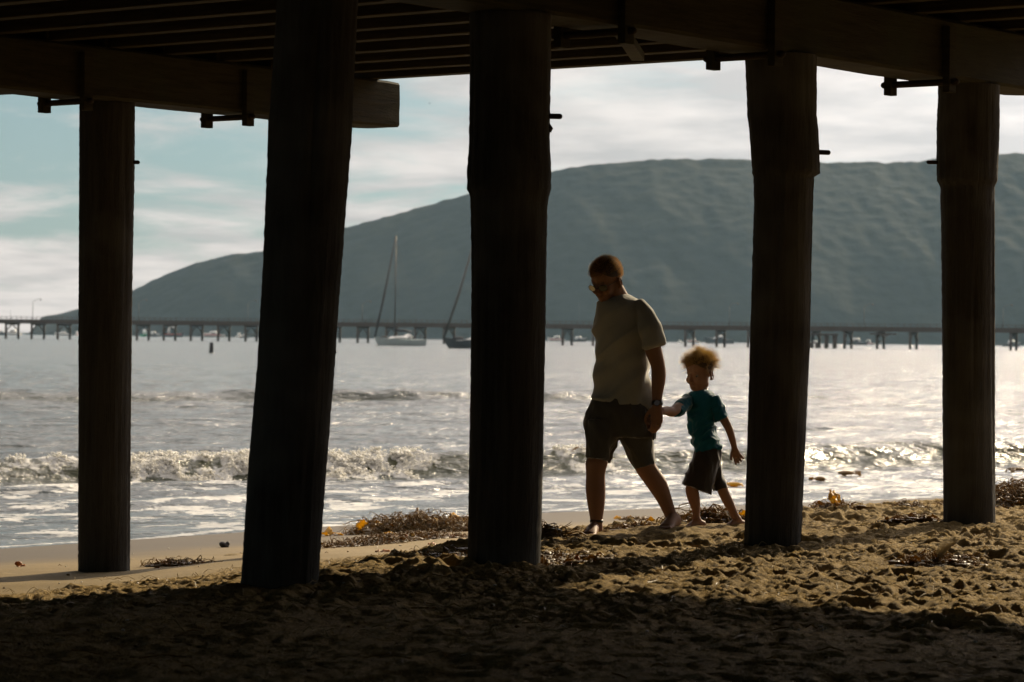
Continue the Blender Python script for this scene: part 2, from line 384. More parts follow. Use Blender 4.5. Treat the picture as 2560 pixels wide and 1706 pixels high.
# ridged foam film in the surf zone shoreward of the breaker
surf = (1 - sstep(34.5, 35.6, cn + wob)) * sstep(24.6, 25.8, vco * 0 + cn)
film = surf * np.clip(.40 + 1.0 * fbm(cs * 1.1, cn * 1.5 + 2, 5, .66), 0, 1)
film += np.clip(1.5 * (w3 / .05 - .45), 0, 1) * surf * .6
film += .85 * np.exp(-((vco - 19.25 - .25 * pn(cs * .7, cn * 0)) / .10) ** 2)
film += .5 * np.clip(fbm(cs * .3 + 8, cn * 2.2, 3) - .1, 0, 1) * (1 - sstep(60, 66, cn)) * sstep(37, 39, cn)
OZ = w1 + w2 + w3 * surf + chop + lumpz
# the swash: the sea sheet follows the sand up the beach as a film of water, then dips under it
gh = ground_h(OX + 0, OY)
OZ = OZ * sstep(18.8, 24, vco + np.clip(OX, 0, 14) * .3)
me = grid_co('sea', np.stack([OX, OY, OZ], -1)); attr(me, 'foam', np.clip(foam1, 0, 1)); attr(me, 'film', np.clip(film, 0, 1))
attr(me, 'face', np.clip(np.exp(-((e1 + .3) / .4) ** 2) + .35 * np.exp(-((cn + wob2 - 76.0) / .7) ** 2), 0, 1))
t = NT('sea'); fo = t.attr('foam'); fi = t.attr('film'); fa = t.attr('face')
geo = t.n('ShaderNodeNewGeometry'); pos = geo.outputs['Position']
mp = t.n('ShaderNodeMapping'); t.l(pos, mp.inputs[0]); mp.inputs['Rotation'].default_value = (0, 0, -math.atan2(.51, .86)); P0 = mp.outputs[0]
b1 = t.noise(3.2, 4, .62, (1, 2.6, 1), P0); b2 = t.noise(.55, 4, .6, (1, 2.4, 1), P0); b3 = t.noise(.09, 4, .6, (1, 2.2, 1), P0); b4 = t.noise(16, 3, .6, (1, 1.6, 1), P0)
fb = t.noise(9, 5, .65, None, P0)
fmask = t.math('MULTIPLY', t.val(fo, .10, .34), 1.0)
fmask2 = t.math('MULTIPLY', t.val(t.math('ADD', fi, t.math('MULTIPLY', t.math('SUBTRACT', fb, .5), 1.5)), .62, .86), .7)
fm = t.math('MAXIMUM', fmask, fmask2)
watc = t.mix(fa, (.035, .045, .040), (.055, .058, .028))
t.set(color=t.mix(fm, watc, (.74, .73, .68)))
rr = t.n('ShaderNodeMix', data_type='FLOAT'); t.l(fm, rr.inputs[0]); rr.inputs[2].default_value = .17; rr.inputs[3].default_value = .55
t.set(rough=rr.outputs[0], ior=1.33, spec=.5)
n_ = t.bump(b3, .9, 2.2); n_ = t.bump(b2, .9, .45, n_); n_ = t.bump(b1, .9, .10, n_); n_ = t.bump(b4, .9, .022, n_)
n_ = t.bump(fb, t.math('MULTIPLY', fm, .8), .05, n_)
t.set(normal=n_)
t.translucent(t.mix(fm, (.20, .20, .07), (.6, .6, .55)), t.math('ADD', t.math('MULTIPLY', fa, .20), t.math('MULTIPLY', fm, .25)))
tag(link_mesh('sea', me, t.m), kind='structure')
# clots of froth riding on the breaker
b = MB(); rg = np.random.RandomState(3); jj, ii = np.where((foam1 > .12) & (np.abs(OX / OY) < .2))
wgt = foam1[jj, ii] ** 1.5 * (.08 + sstep(-.05, .45, fbm(cs * 3.2 + 40, cn * 3.2, 3)[jj, ii])); pk = rg.choice(len(jj), 9000, p=wgt / wgt.sum())
ico = bmesh.new(); bmesh.ops.create_icosphere(ico, subdivisions=1, radius=1); iv = np.array([v.co[:] for v in ico.verts]); ifc = np.array([[v.index for v in f.verts] for f in ico.faces]); ico.free()
Vs, Fs = [], []
for n_i, k_ in enumerate(pk):
    j, i = jj[k_], ii[k_]; f_ = foam1[j, i]; r_ = rg.uniform(.004, .015) * (1.9 if rg.rand() < .08 else 1)
    hop = (rg.rand() ** 3) * .06 * (e1[j, i] < .3)
    c_ = np.array([OX[j, i] + rg.normal(0, .03), OY[j, i] - rg.rand() * .05, OZ[j, i] + r_ * .3 + hop])
    Vs.append(iv * r_ * np.array([rg.uniform(.8, 1.6), 1, rg.uniform(.7, 1.1)]) + c_); Fs.append(ifc + n_i * len(iv))
me = bpy.data.meshes.new('froth'); V_ = np.concatenate(Vs); F_ = np.concatenate(Fs)
me.vertices.add(len(V_)); me.vertices.foreach_set('co', V_.astype(np.float32).ravel()); me.loops.add(F_.size); me.loops.foreach_set('vertex_index', F_.ravel().astype(np.int32))
me.polygons.add(len(F_)); me.polygons.foreach_set('loop_start', np.arange(0, F_.size, 3, dtype=np.int32)); me.polygons.foreach_set('loop_total', np.full(len(F_), 3, np.int32)); me.polygons.foreach_set('use_smooth', np.ones(len(F_), bool)); me.update()
tf = NT('froth'); tf.set(color=(.78, .76, .70), rough=.4, spec=.5); tf.translucent((.8, .78, .7), .4)
tag(link_mesh('froth', me, tf.m), 'white froth and spray along the breaking wave', 'foam', kind='stuff')
# ------------------------------------------------------------------ headland
prof = [(-900, 790), (60, 786), (95, 729), (180, 711), (245, 690), (310, 665), (380, 632), (450, 605), (520, 588), (605, 577), (700, 552), (790, 525), (900, 495), (1000, 466), (1080, 446), (1170, 418), (1265, 395), (1350, 381), (1420, 373), (1500, 368), (1620, 365), (1715, 366), (1885, 373), (2000, 373), (2060, 376), (2140, 367), (2290, 355), (2353, 353), (2700, 330), (3500, 300), (6000, 420)]
HY = 3300.0
pxx = np.array([p[0] for p in prof]) / .9191; pyy = np.array([p[1] for p in prof]) / .9191
rx = np.array([(at(a, b, HY)).x for a, b in zip(pxx, pyy)]); rz = np.array([(at(a, b, HY)).z for a, b in zip(pxx, pyy)])
hx = seg((-1500, -700, 20, 8), (-700, 900, 4, 4), (900, 3500, 8, 60)); hy = seg((2650, 3400, 5, 5), (3400, 3500, 5, 9), (3500, 5200, 20, 120))
HX, HYY = np.meshgrid(hx, hy)
crest = np.interp(HX, rx, rz)
crest = np.maximum(crest, -20) + (1.6 * fbm(HX * .02, HX * 0 + 2, 3) + 2.2 * np.clip(pn(HX * .045, HX * 0 + 5), 0, 1) * sstep(300, 420, HX))
base_y = HY - np.clip(crest, 5, 400) * 1.9 - 30 + 25 * pn(HX * .006, HX * 0)
tt = np.clip((HYY - base_y) / (HY - base_y), 0, 1.0)
sp = fbm(HX * .0042 + .6 * tt, HYY * .0012, 4, .5)             # spurs and gullies run downhill
rid = 1 - np.abs(fbm(HX * .006 + HYY * .002, HYY * .0012 + 4, 4, .5)) * 1.6
shape = np.where(HYY < HY, tt ** .85, np.clip(1 - ((HYY - HY) / 1500) ** 2, -.2, 1))
HZ = crest * shape + (5 * sp * .5 + 5 * (rid - .6)) * np.sin(np.clip(tt, 0, 1) * np.pi) * np.clip(crest / 120, 0, 1)
HZ += (1.2 * fbm(HX * .06, HYY * .06, 3)) * sstep(0, .05, tt) * np.clip(crest / 40, 0, 1)
HZ = np.where(HYY < base_y, -2, HZ)
HZ = np.minimum(HZ, (HYY / HY) * (crest - CAMZ) * .985 + CAMZ + 1e6 * (tt > .93))
me = grid_mesh('headland', hx, hy, HZ)
t = NT('headland scrub'); a = t.noise(.010, 6, .62, (1, .5, 1.2)); b = t.noise(.06, 5, .65); c_ = t.noise(.0035, 3, .5)
veg = t.mix(b, (.005, .008, .007), (.012, .016, .012)); grass = t.mix(b, (.026, .029, .019), (.042, .042, .027))
cc = t.mix(t.math('MULTIPLY', t.val(a, .53, .68), t.val(c_, .42, .62)), veg, grass)
t.set(color=cc, rough=.95, spec=.05, normal=t.bump(b, .5, 2.5))
tag(link_mesh('headland_hill', me, t.m), kind='structure')
# ------------------------------------------------------------------ the timber pier overhead
def wood(name, a, b, stretch, rough=.85, bump=.5, light=None):
    t = NT(name); g = t.noise(5, 6, .65, stretch, dist=.4); k = t.noise(1.3, 3, .6); w = t.noise(28, 3, .6, stretch)
    c = t.mix(t.val(g, .3, .7), a, b); c = t.mix(t.math('MULTIPLY', t.val(w, .55, .8), .6), c, tuple(x * .35 for x in a))
    if light: c = t.mix(t.math('MULTIPLY', t.val(k, .5, .68), .6), c, light)
    t.set(color=c, rough=rough, spec=.12, normal=t.bump(t.math('ADD', g, t.math('MULTIPLY', w, .5)), bump, .02)); return t.m
M_PILE = wood('pile wood', (.026, .023, .019), (.050, .045, .037), (6, 6, .35), light=(.10, .097, .086))
M_CAP = wood('cap timber', (.020, .017, .011), (.042, .036, .021), (.6, .6, 7), light=(.034, .038, .020))
M_DECK = wood('deck timber', (.021, .0175, .012), (.046, .038, .025), (.5, .5, 6))
M_IRON = simple('rusted iron', (.030, .022, .017), .8, .5, 30, .3, .4)
PZ = CAMZ + 1.62            # underside of the caps
PCAP = .355                 # cap depth
PSTR = PZ + PCAP            # underside of the stringers
pier = thing('timber_pier', 'dark timber pier overhead on thick round pilings, walked under by man and boy', 'pier', (0, 14.5, .74))
def on(u, v, z=0):
    "point from pier coordinates: u along a bent from the pile next to the middle, v out to sea from the near bent"
    p = Vector((-.02, 14.5, 0)) + UD * u + VD * v; p.z = z; return p
def pile(edges, depth, seed, step=None, cap_z=None, notch=()):
    "a round pile: outline (y, left, right) read in display pixels, grown at its own depth as an irregular wooden trunk"
    ys = [e[0] for e in edges]; n = 72
    pt = lambda x, y: at(x / .9191, y / .9191, depth)
    bot = pt(0, ys[-1]).z - .7; zs = [pt(0, y).z for y in ys]
    cx = [(pt(e[1], e[0]).x + pt(e[2], e[0]).x) / 2 for e in edges]; rr = [(pt(e[2], e[0]).x - pt(e[1], e[0]).x) / 2 for e in edges]
    zt = cap_z if cap_z else PZ
    zz = np.concatenate([np.arange(bot, zt, .022), [zt]])
    o = np.argsort(zs); zs = np.array(zs)[o]; cx = np.array(cx)[o]; rr = np.array(rr)[o]
    C = np.interp(zz, zs, cx); RR = np.interp(zz, zs, rr)
    a = np.arange(n) * 2 * np.pi / n; A, ZZ = np.meshgrid(a, zz)
    gx, gy = np.cos(A) * 3 + seed * 9.1, np.sin(A) * 3
    rad = RR[:, None] * (1 + .018 * pn(gx, gy + ZZ * .5) + .012 * pn(gx * 4, gy * 4 + ZZ * .9)) 
    grain = pn(np.cos(A) * 14 + seed, np.sin(A) * 14 + ZZ * .35); rad = rad - .006 * np.clip(grain, 0, 1) + .0035 * pn(A * 9 + seed, ZZ * 34)
    crack = np.zeros_like(A); rgp = np.random.RandomState(seed)
    for k in range(9):
        a0 = rgp.uniform(0, 6.28); z0 = rgp.uniform(zz[0] + .5, zt); L = rgp.uniform(.3, 1.1)
        da = np.abs((A - a0 - .05 * np.sin(ZZ * 2 + k) + np.pi) % (2 * np.pi) - np.pi)
        crack += np.exp(-(da / .045) ** 2) * np.exp(-((ZZ - z0) / L) ** 4)
    rad = rad - .016 * np.clip(crack, 0, 1)
    v = np.stack([C[:, None] + rad * np.cos(A), depth + rad * np.sin(A), ZZ], -1).reshape(-1, 3)
    m = len(zz); f = [(i * n + k, i * n + (k + 1) % n, (i + 1) * n + (k + 1) % n, (i + 1) * n + k) for i in range(m - 1) for k in range(n)]
    f += [tuple(range(n - 1, -1, -1)), tuple(range((m - 1) * n, m * n))]
    b = MB(); b.add(v.tolist(), f); ob = b.build('piling', M_PILE, pier, True, loc=world_loc(pier)); return ob
E = {
 1: [(-20, 184, 312), (230, 184, 310), (380, 183, 309), (700, 181.5, 303), (1000, 181, 300), (1305, 180, 298)],
 2: [(-200, 640, 830), (0, 635, 822), (180, 624, 812), (290, 617, 808), (600, 605, 785), (740, 597, 774), (830, 592, 769), (1060, 572, 751), (1355, 553, 730)],
 3: [(-20, 1080, 1266), (160, 1080, 1265), (320, 1078, 1263), (375, 1074, 1267), (425, 1073, 1266), (436, 1080, 1262), (460, 1081, 1258), (600, 1083, 1256), (700, 1083, 1255), (900, 1080, 1251), (1060, 1077, 1248), (1200, 1075, 1244), (1315, 1073, 1240)],
 4: [(0, 1708, 1876), (150, 1714, 1877), (245, 1718, 1877), (280, 1722, 1881), (380, 1729, 1885), (385, 1731, 1871), (460, 1733, 1868), (770, 1723, 1861), (1000, 1717, 1850), (1245, 1710, 1839)],
 5: [(0, 2158, 2300), (205, 2156, 2297), (260, 2153, 2297), (330, 2153, 2295), (396, 2154, 2292), (402, 2162, 2286), (600, 2164, 2286), (900, 2166, 2286), (1213, 2168, 2287)]}
DEP = {1: 20.36, 2: 13.2, 3: 14.5, 4: 16.45, 5: 18.25}
piles = {}
for k, e in E.items():
    piles[k] = pile(e, DEP[k], k)
piles[1]['label'] = 'straight slim piling standing on smooth damp sand nearest the water'
piles[2]['label'] = 'thickest piling, leaning as it rises'
def rod(parent, name, a, b, r=.013):
    m = MB(); m.capsule(a, b, r, n=8); return m.build(name, M_IRON, parent, True)
P = lambda x, y, z: at(x / .9191, y / .9191, z)
rod(piles[1], 'bolt', P(305, 373, DEP[1] - .02), P(317, 373.5, DEP[1] - .02), .014)
rod(piles[3], 'bolt', P(1250, 267, 14.5), P(1286, 268, 14.5), .014)
rod(piles[4], 'bolt', P(1865, 349.5, 16.45), P(1903, 351, 16.45), .014)
rod(piles[5], 'bolt', P(2170, 374, 18.25), P(2133, 373, 18.25), .012)
m = MB(); m.loft([P(1258, 285, 14.5), P(1262, 297, 14.5), P(1261, 304, 14.5)], [.012, .02, .012], n=8); m.build('wood_chip', M_PILE, piles[3], True)
m = MB(); m.loft([P(766, 795, 13.2), P(768.5, 810, 13.2), P(766, 818, 13.2)], [.004, .011, .004], n=8); m.build('wood_chip', M_PILE, piles[2], True)
# piles out of the photograph's frame and the one hidden behind the leaning pile: they hold the pier up and cast shade
for k, (u, v) in enumerate([(3.9 - 5.85 + .4, 5.72), (-4.1, 0), (7.4 - 1.9, 5.72 * 2), (2.9, 11.4), (.4, 11.4), (-4.9, -5.7), (-9.3, -5.7), (-2.4, -5.7), (.1, -5.7), (2.6, -5.7), (5.0, -5.7), (-6.6, 0), (-9, 0), (-2.6, 5.72)]):
    if k == 0: u = 4.75
    p = on(u, v)
    if v > 6 and (p.x / p.y) > -.185: continue
    if abs(p.x / p.y) < .2 and k: continue
    g0 = float(ground_h(p.x, p.y)) - .6
    mb = MB(); mb.loft([(p.x, p.y, g0), (p.x, p.y, (g0 + PZ) / 2), (p.x, p.y, PZ)], [.17, .178, .183], n=28, sub=4); mb.build('piling', M_PILE, pier, True)
for v in (-11.4, -17.1, -22.8, -5.7, 0, 5.72, 11.4):  # further rows out of view, added to block light from behind the camera
    for u in (-16.5, -14.1, -11.6, 4.8, 2.4, 0, -2.4, -4.8, -7.2):
        if v > -6 and u > -11: continue
        p = on(u, v); 
        if p.y > .5 and abs(p.x / p.y) < .3: continue
        if p.length < 1.5: continue
        g0 = float(ground_h(p.x, p.y)) - .6
        mb = MB(); mb.loft([(p.x, p.y, g0), (p.x, p.y, (g0 + PZ) / 2), (p.x, p.y, PZ)], [.17, .178, .183], n=20, sub=2); mb.build('piling', M_PILE, pier, True)
# caps: one heavy squared timber on each bent
def cap(v, u0, u1, seed):
    n = 160; us = np.linspace(u0, u1, n); hw = .175; V = []; secs = []
    c = .018; prof_ = [(-hw, c), (-hw + c, 0)] + [(x, 0) for x in np.linspace(-hw + .06, hw - .06, 5)] + [(hw - c, 0), (hw, c)] + [(hw, z) for z in np.linspace(.07, PCAP - .07, 5)] + [(hw, PCAP - c), (hw - c, PCAP), (-hw + c, PCAP), (-hw, PCAP - c)] + [(-hw, z) for z in np.linspace(PCAP - .07, .07, 5)]
    L = len(prof_); rg_ = np.random.RandomState(seed)
    for i, u in enumerate(us):
        e = min(i, n - 1 - i); sh = 1 - .035 * (e == 0)
        for j, (a, z) in enumerate(prof_):
            k = .004 * mnoise.noise(Vector((u * 2.2, a * 9 + seed, z * 14))) + .003 * mnoise.noise(Vector((u * 14, a * 20, z * 20 + seed)))
            z2 = PCAP / 2 + (z - PCAP / 2) * (sh + k * 6 * (z < PCAP - .05)); q = on(u, v + a * (sh + k * 8), PZ + z2); V.append(q)
    Fc = [(i * L + k, i * L + (k + 1) % L, (i + 1) * L + (k + 1) % L, (i + 1) * L + k) for i in range(n - 1) for k in range(L)] + [tuple(range(L - 1, -1, -1)), tuple(range((n - 1) * L, n * L))]
    b = MB(); b.add(V, Fc); return b.build('cap_beam', M_CAP, pier)
U1 = 5.60
capB = cap(0, -17, U1 + .02, 3); capA = cap(5.72, -17, U1 + .2, 8)
capC = cap(-5.72, -17, U1, 13)
for v in (-11.4, -17.1, -22.8): cap(v, -17, U1, 20)
capD = cap(11.44, -6, 4.9, 5)
# stringers and deck, bay by bay; unseen rear width added to block sky light
us = [U1 - .10 - .56 * i for i in range(30)]
for bay, (v0, v1) in enumerate([(-23, -11.5), (-11.5, -5.75), (-5.75, 0), (0, 5.72), (5.72, 11.4), (11.4, 24)]):
    for i, u in enumerate(us):
        if bay in (0, 1, 5) and i > 10: continue
        off = (.035 if bay % 2 else -.035) if i else 0
        uu = u + off + (-.52 if bay > 3 else 0)
        if i and bay < 4: uu += random.Random(i * 7 + bay).uniform(-.02, .02)
        mb = MB(); w = .055 if i else .06
        mb.box(on(uu, (v0 + v1) / 2, PSTR + .15), (w, (v1 - v0) / 2 + (.16 if i % 2 else .14), .15), (UD, VD, Vector((0, 0, 1))))
        mb.build('stringer', M_DECK, pier, bevel=.006)
mb = MB(); rgd = random.Random(4); v = -30
while v < 34:
    w = .145; e = U1 + (-.5 if v > 5.9 else 0.02) + rgd.uniform(0, .03)
    mb.box(on((e - 17) / 2, v + w / 2, PSTR + .30 + .0375 + .002), ((e + 17) / 2, w / 2 - .003, .0375), (UD, VD, Vector((0, 0, 1)))); v += w
mb.build('deck_planks', M_DECK, pier)
# diagonal timbers and blocks under the deck between the middle piles
def strut(name, a, b, h, parent=pier, m=M_CAP):
    a = Vector(a); b = Vector(b); d = (b - a).normalized(); s_ = d.cross(Vector((0, 0, 1))).normalized(); up = s_.cross(d)
    mb = MB(); mb.box((a + b) / 2, ((b - a).length / 2, h[0], h[1]), (d, s_, up)); return mb.build(name, m, parent, bevel=.006)
strut('brace_timber', on(1.2, .4, PSTR - .035), on(4.8, 2.6, PSTR - .035), (.045, .03))
# drift-pin hangers: a flat bar on each side of the cap and a rod through both below it
def hanger(capo, u, v, near=True, far=True, drop=.10, ext=0):
    for s_, ok in ((-1, near), (1, far)):
        if not ok: continue
        mb = MB(); mb.box(on(u, v + s_ * (.175 + .03), PZ + (.30 - drop) / 2 + .0), (.042, .024, (.30 + drop) / 2), (UD, VD, Vector((0, 0, 1))))
        mb.build('hanger_bar', M_CAP, capo, bevel=.004)
    a = on(u, v - .25 - ext, PZ - .035); b = on(u, v + .25, PZ - .035); rod(capo, 'hanger_rod', a, b, .021)
def u_at(px, v, z):
    "u on a bent for a display pixel column"
    best = min((abs((lambda q: q.x / q.y)(on(u, v)) - (lambda d: d.x / d.y)(ray(px / .9191, 400))), u) for u in np.arange(-4, 6, .01)); return best[1]
for px in (195, 568): hanger(capA, u_at(px, 5.72 - .2, 0), 5.72)
for px in (1433, 1776, 2178): hanger(capB, u_at(px, -.2, 0), 0, ext=.0)
# ------------------------------------------------------------------ the long pier across the bay
M_FAR = simple('far pier timber', (.055, .043, .035), .9, .2, .5)
fa0 = Vector((-167 - 30, 950 + 12, 0)); fdir = Vector((.928, -.372, 0)); ftr = Vector((.372, .928, 0))
FH = 6.1
fp = thing('long_pier', 'long low pier crossing the bay in front of the headland', 'pier', (0, 883, 0))
def fpt(s, w, z): p = fa0 + fdir * s + ftr * w; p.z = z; return p
ax = (fdir, ftr, Vector((0, 0, 1)))
L = 420
for nm, w, z0, z1, hw in (('deck', 4, 5.0, 6.0, 4.6), ('curb', -.45, 6.0, 6.35, .15), ('curb', 8.4, 6.0, 6.35, .15)):
    mb = MB(); mb.box(fpt(L / 2, w, (z0 + z1) / 2 + .005), (L / 2, hw, (z1 - z0) / 2), ax); mb.build(nm, M_FAR, fp)
mb = MB(); mb.box(fpt(L / 2, -.45, 7.25), (L / 2, .06, .05), ax); mb.box(fpt(L / 2, -.45, 6.8), (L / 2, .04, .04), ax)
s_ = 0
while s_ < L: mb.box(fpt(s_, -.45, 6.8), (.07, .07, .46), ax); s_ += 1.9
mb.build('railing', M_FAR, fp)
def far_s(px):
    best = None
    for q in np.arange(0, L, .1):
        p = fpt(q, 0, 0); e = abs(p.x / p.y - ray(px, 840).x)
        if best is None or e < best[0]: best = (e, q)
    return best[1]
first = far_s(14.6); sp_ = 9.75
for i in range(-3, 38):
    s_ = first + i * sp_
    if not 0 < s_ < L: continue
    b = MB(); b.box(fpt(s_, 4, 4.75), (.25, 4.4, .24), ax); bent = b.build('bent_cap', M_FAR, fp)
    for w in (0, 7.7):
        b = MB(); b.loft([fpt(s_, w, -2), fpt(s_, w, 4.5)], [.42, .38], n=10); b.build('pile', M_FAR, bent, True)
    b = MB()
    b.capsule(fpt(s_, .2, 2.6), fpt(s_, 3.4, 4.5), .2, n=6); b.capsule(fpt(s_, 7.5, 2.6), fpt(s_, 4.3, 4.5), .2, n=6)
    if i % 3 == 0: b.capsule(fpt(s_, 0, 2.2), fpt(s_, 7.7, 2.2), .12, n=6)
    b.build('brace', M_FAR, bent, True)
# landing stage slung under the far pier
sa, sb_ = far_s(2020), far_s(2097)
b = MB(); b.box(fpt((sa + sb_) / 2, -2, 4.0), ((sb_ - sa) / 2, 1.6, .25), ax); land = b.build('landing_stage', M_FAR, fp)
for px, r_ in ((2029, .55), (2049, .55), (2072, .65), (2093, .65)):
    b = MB(); q = far_s(px); b.loft([fpt(q, -2.5, -2), fpt(q, -2.5, 1.6 if px < 2060 else 4.2)], [r_, r_], n=10); b.build('pile', M_FAR, land, True)
sa, sb_ = far_s(2178), far_s(2244)
b = MB(); b.box(fpt((sa + sb_) / 2, -.9, 4.3), ((sb_ - sa) / 2, .5, .2), ax); b.box(fpt((sa * .45 + sb_ * .55), -.9, 3.9), (.9, .6, .3), ax); b.build('walkway_beam', M_FAR, fp)
M_LAMP = simple('lamp post steel', (.09, .09, .085), .6, .1)
lamps = [(82, 1), (347, 1), (620, 1), (906, 1), (1196, 1), (1506, 1), (1824, 1), (2160, 1), (2508, 1)]
lab = ['street lamp on the far pier against bright cloud, left of the slim piling', 'faint street lamp on the far pier just beyond the slim piling', 'faint street lamp on the far pier left of the leaning piling', 'street lamp on the far pier left of the white sailboat', 'street lamp on the far pier behind the middle piling', 'street lamp on the far pier behind the walking man', 'street lamp on the far pier between boy and the piling beside him', 'street lamp on the far pier beyond the landing stage', 'rightmost street lamp on the far pier']
for (px, _), lb in zip(lamps, lab):
    q = far_s(px); base = fpt(q, -.2, 6.0)
    lp = thing('street_lamp', lb, 'street lamp', base, 'street lamps along the far pier')
    b = MB(); b.loft([base, base + Vector((0, 0, 5.9))], [.11, .075], n=8); b.build('pole', M_LAMP, lp, True)
    b = MB(); b.loft([base + Vector((0, 0, 5.8)), base + Vector((.5, 0, 6.5)), base + Vector((1.6, 0, 7.0)), base + Vector((2.5, 0, 7.1))], [.06] * 4, n=6, ref=(0, 1, 0), sub=3); b.build('arm', M_LAMP, lp, True)
    b = MB(); b.loft([base + Vector((2.3, 0, 7.12)), base + Vector((2.55, 0, 6.8)), base + Vector((2.6, 0, 6.55))], [.12, .2, .12], n=8); b.build('lamp_head', M_LAMP, lp, True)
b = MB(); q = far_s(27); base = fpt(q, -.45, 6.35); b.loft([base, base + Vector((0, 0, 2.9))], [.06, .04], n=6)
tag(b.build('flagpole', M_LAMP, None, True, loc=base), 'short bare pole on the railing of the far pier', 'pole')
# ------------------------------------------------------------------ boats
M_HULLW = simple('white hull', (.62, .62, .60), .4, .06, 1); M_HULLD = simple('dark blue hull', (.06, .072, .078), .4, .1, 1); M_HULLG = simple('grey green hull', (.36, .42, .42), .4, .1, 1)
M_RED = simple('red paint', (.42, .08, .06), .5, .1, 1); M_GREEN = simple('green paint', (.03, .22, .12), .5, .1, 1); M_GLASSD = simple('dark cabin glass', (.02, .025, .03), .15, .1, 1)
M_SAILC = simple('navy canvas cover', (.03, .032, .04), .9, .2, 1); M_SPAR = simple('dull aluminium spar', (.05, .05, .048), .5, .1, 1); M_DK = simple('dark canvas', (.04, .04, .042), .9, .2, 1)
def hull_mb(L, B, H, sheer=.15, over=.1, stern=.8):
    "hull along +X (bow), centred, waterline at z=0"
    b = MB(); n = 17; prof_ = 9; V = []
    for i in range(n):
        t = i / (n - 1); x = -L / 2 + L * t
        w = B / 2 * (stern + (1 - stern) * math.sin(min(t / .45, 1) * math.pi / 2)) if t < .45 else B / 2 * max(.02, math.cos((t - .45) / .55 * math.pi / 2) ** .75)
        top = H * (1 + sheer * ((t - .35) ** 2) * 4 * (1 if t > .35 else .4))
        for j in range(prof_):
            s_ = j / (prof_ - 1) * 2 - 1
            y = w * math.copysign(abs(s_) ** .55, s_); z = top - (top + .55) * (1 - abs(s_) ** 2.2)
            xx = x - over * L * (1 - abs(s_) ** 1.2) * max(0, (t - .55) / .45) ; V.append((xx, y, z))
    Fc = [(i * prof_ + j, (i + 1) * prof_ + j, (i + 1) * prof_ + j + 1, i * prof_ + j + 1) for i in range(n - 1) for j in range(prof_ - 1)]
    Fc += [tuple((i * prof_) for i in range(n))[::-1] + tuple(i * prof_ + prof_ - 1 for i in range(n))]
    Fc += [tuple(range(prof_))]
    b.add(V, Fc); return b
def xf(b, o, rz):
    m = Matrix.Rotation(rz, 3, 'Z'); b.v = [tuple(m @ Vector(p) + o) for p in b.v]; return b
def wl(px, py):
    "place on the water seen at a photograph pixel"
    d = ray(px, py); k = -CAMZ / d.z; return Vector((d.x * k, k, 0))
def sailboat(px, py, L, rz, mast, hullm, label, full=True, jibr=.20):
    o = wl(px, py); tb = thing('sailboat', label, 'sailboat', o, 'sailboats moored in the bay')
    T = lambda b, nm, m, par=tb, sm=False: xf(b, o, rz).build(nm, m, par, sm)
    H = 1.35; T(hull_mb(L, L * .29, H, .25, .13), 'hull', hullm, sm=False)
    T(MB().box((-.02 * L, 0, H + .03), (L * .36, L * .10, .04)), 'deck', M_HULLW)
    c = MB(); c.loft([(-.22 * L, 0, H + .02), (-.2 * L, 0, H + .5), (.12 * L, 0, H + .42), (.24 * L, 0, H + .05)], [.08 * L, .085 * L, .07 * L, .03 * L], [.28, .28, .25, .05], n=10, ref=(0, 1, 0)); cb = T(c, 'cabin', M_HULLW, sm=True)
    d = MB(); d.loft([(-.26 * L, 0, H + .55), (-.2 * L, 0, H + .95), (-.13 * L, 0, H + .6)], [.075 * L, .07 * L, .06 * L], [.12, .3, .12], n=10, ref=(0, 1, 0)); T(d, 'spray_hood', M_HULLW if full else M_DK, sm=True)
    mx_ = .08 * L
    T(MB().loft([(mx_, 0, H), (mx_ - .1, 0, H + mast)], [.17, .11], n=8, ref=(0, 1, 0)), 'mast', M_SPAR, sm=True)
    T(MB().loft([(mx_, 0, H + 2.0), (mx_ - .2 * L, 0, H + 1.95), (mx_ - .36 * L, 0, H + 1.7)], [.16, .34, .12], [.3, .28, .16], n=8, ref=(0, 1, 0)), 'boom_cover', M_SAILC, sm=True)
    T(MB().loft([(.49 * L, 0, H * 1.35), (.3 * L, 0, H + mast * .44), (mx_ + .1, 0, H + mast * .985)], [jibr, jibr * 1.25, jibr * .5], n=8, ref=(0, 1, 0)), 'furled_jib', M_SPAR if not full else M_DK, sm=True)
    rg_ = MB(); top = (mx_ - .1, 0, H + mast * .98)
    for e in ((-.49 * L, 0, H), (mx_ - .1, .14 * L, H), (mx_ - .1, -.14 * L, H)): rg_.capsule(top, e, .022, n=5)
    for zf in (.45, .72): rg_.capsule((mx_ - .05, -.09 * L, H + mast * zf), (mx_ - .05, .09 * L, H + mast * zf), .03, n=5)
    T(rg_, 'rigging', M_SPAR)
    pl = MB(); 
    for x in np.linspace(-.46, .42, 9): 
        for s_ in (-1, 1): pl.capsule((x * L, s_ * L * .12 * (1 - max(0, x) * 1.3), H), (x * L, s_ * L * .12 * (1 - max(0, x) * 1.3), H + .62), .02, n=5)
    T(pl, 'stanchions', M_SPAR)
    w = MB(); w.box((-.34 * L, 0, H + .45), (.04, .5, .5)); T(w, 'wheel_pedestal', M_DK)
    fe = MB(); fe.ell((-.38 * L, .1 * L, H + .75), (.18, .12, .3)); fe.ell((.30 * L, 0, H + .5), (.9, .5, .28)); T(fe, 'deck_gear', M_DK, sm=True)
    return tb
sailboat(996, 865, 13.5, R(180 + 42), 22.5, M_HULLG, 'white topped sailboat with dark furled sails moored left of the middle piling')
sailboat(1205, 872, 14, R(180 + 8), 19.5, M_HULLD, 'dark hulled sailboat half hidden behind the middle piling', False, .19)
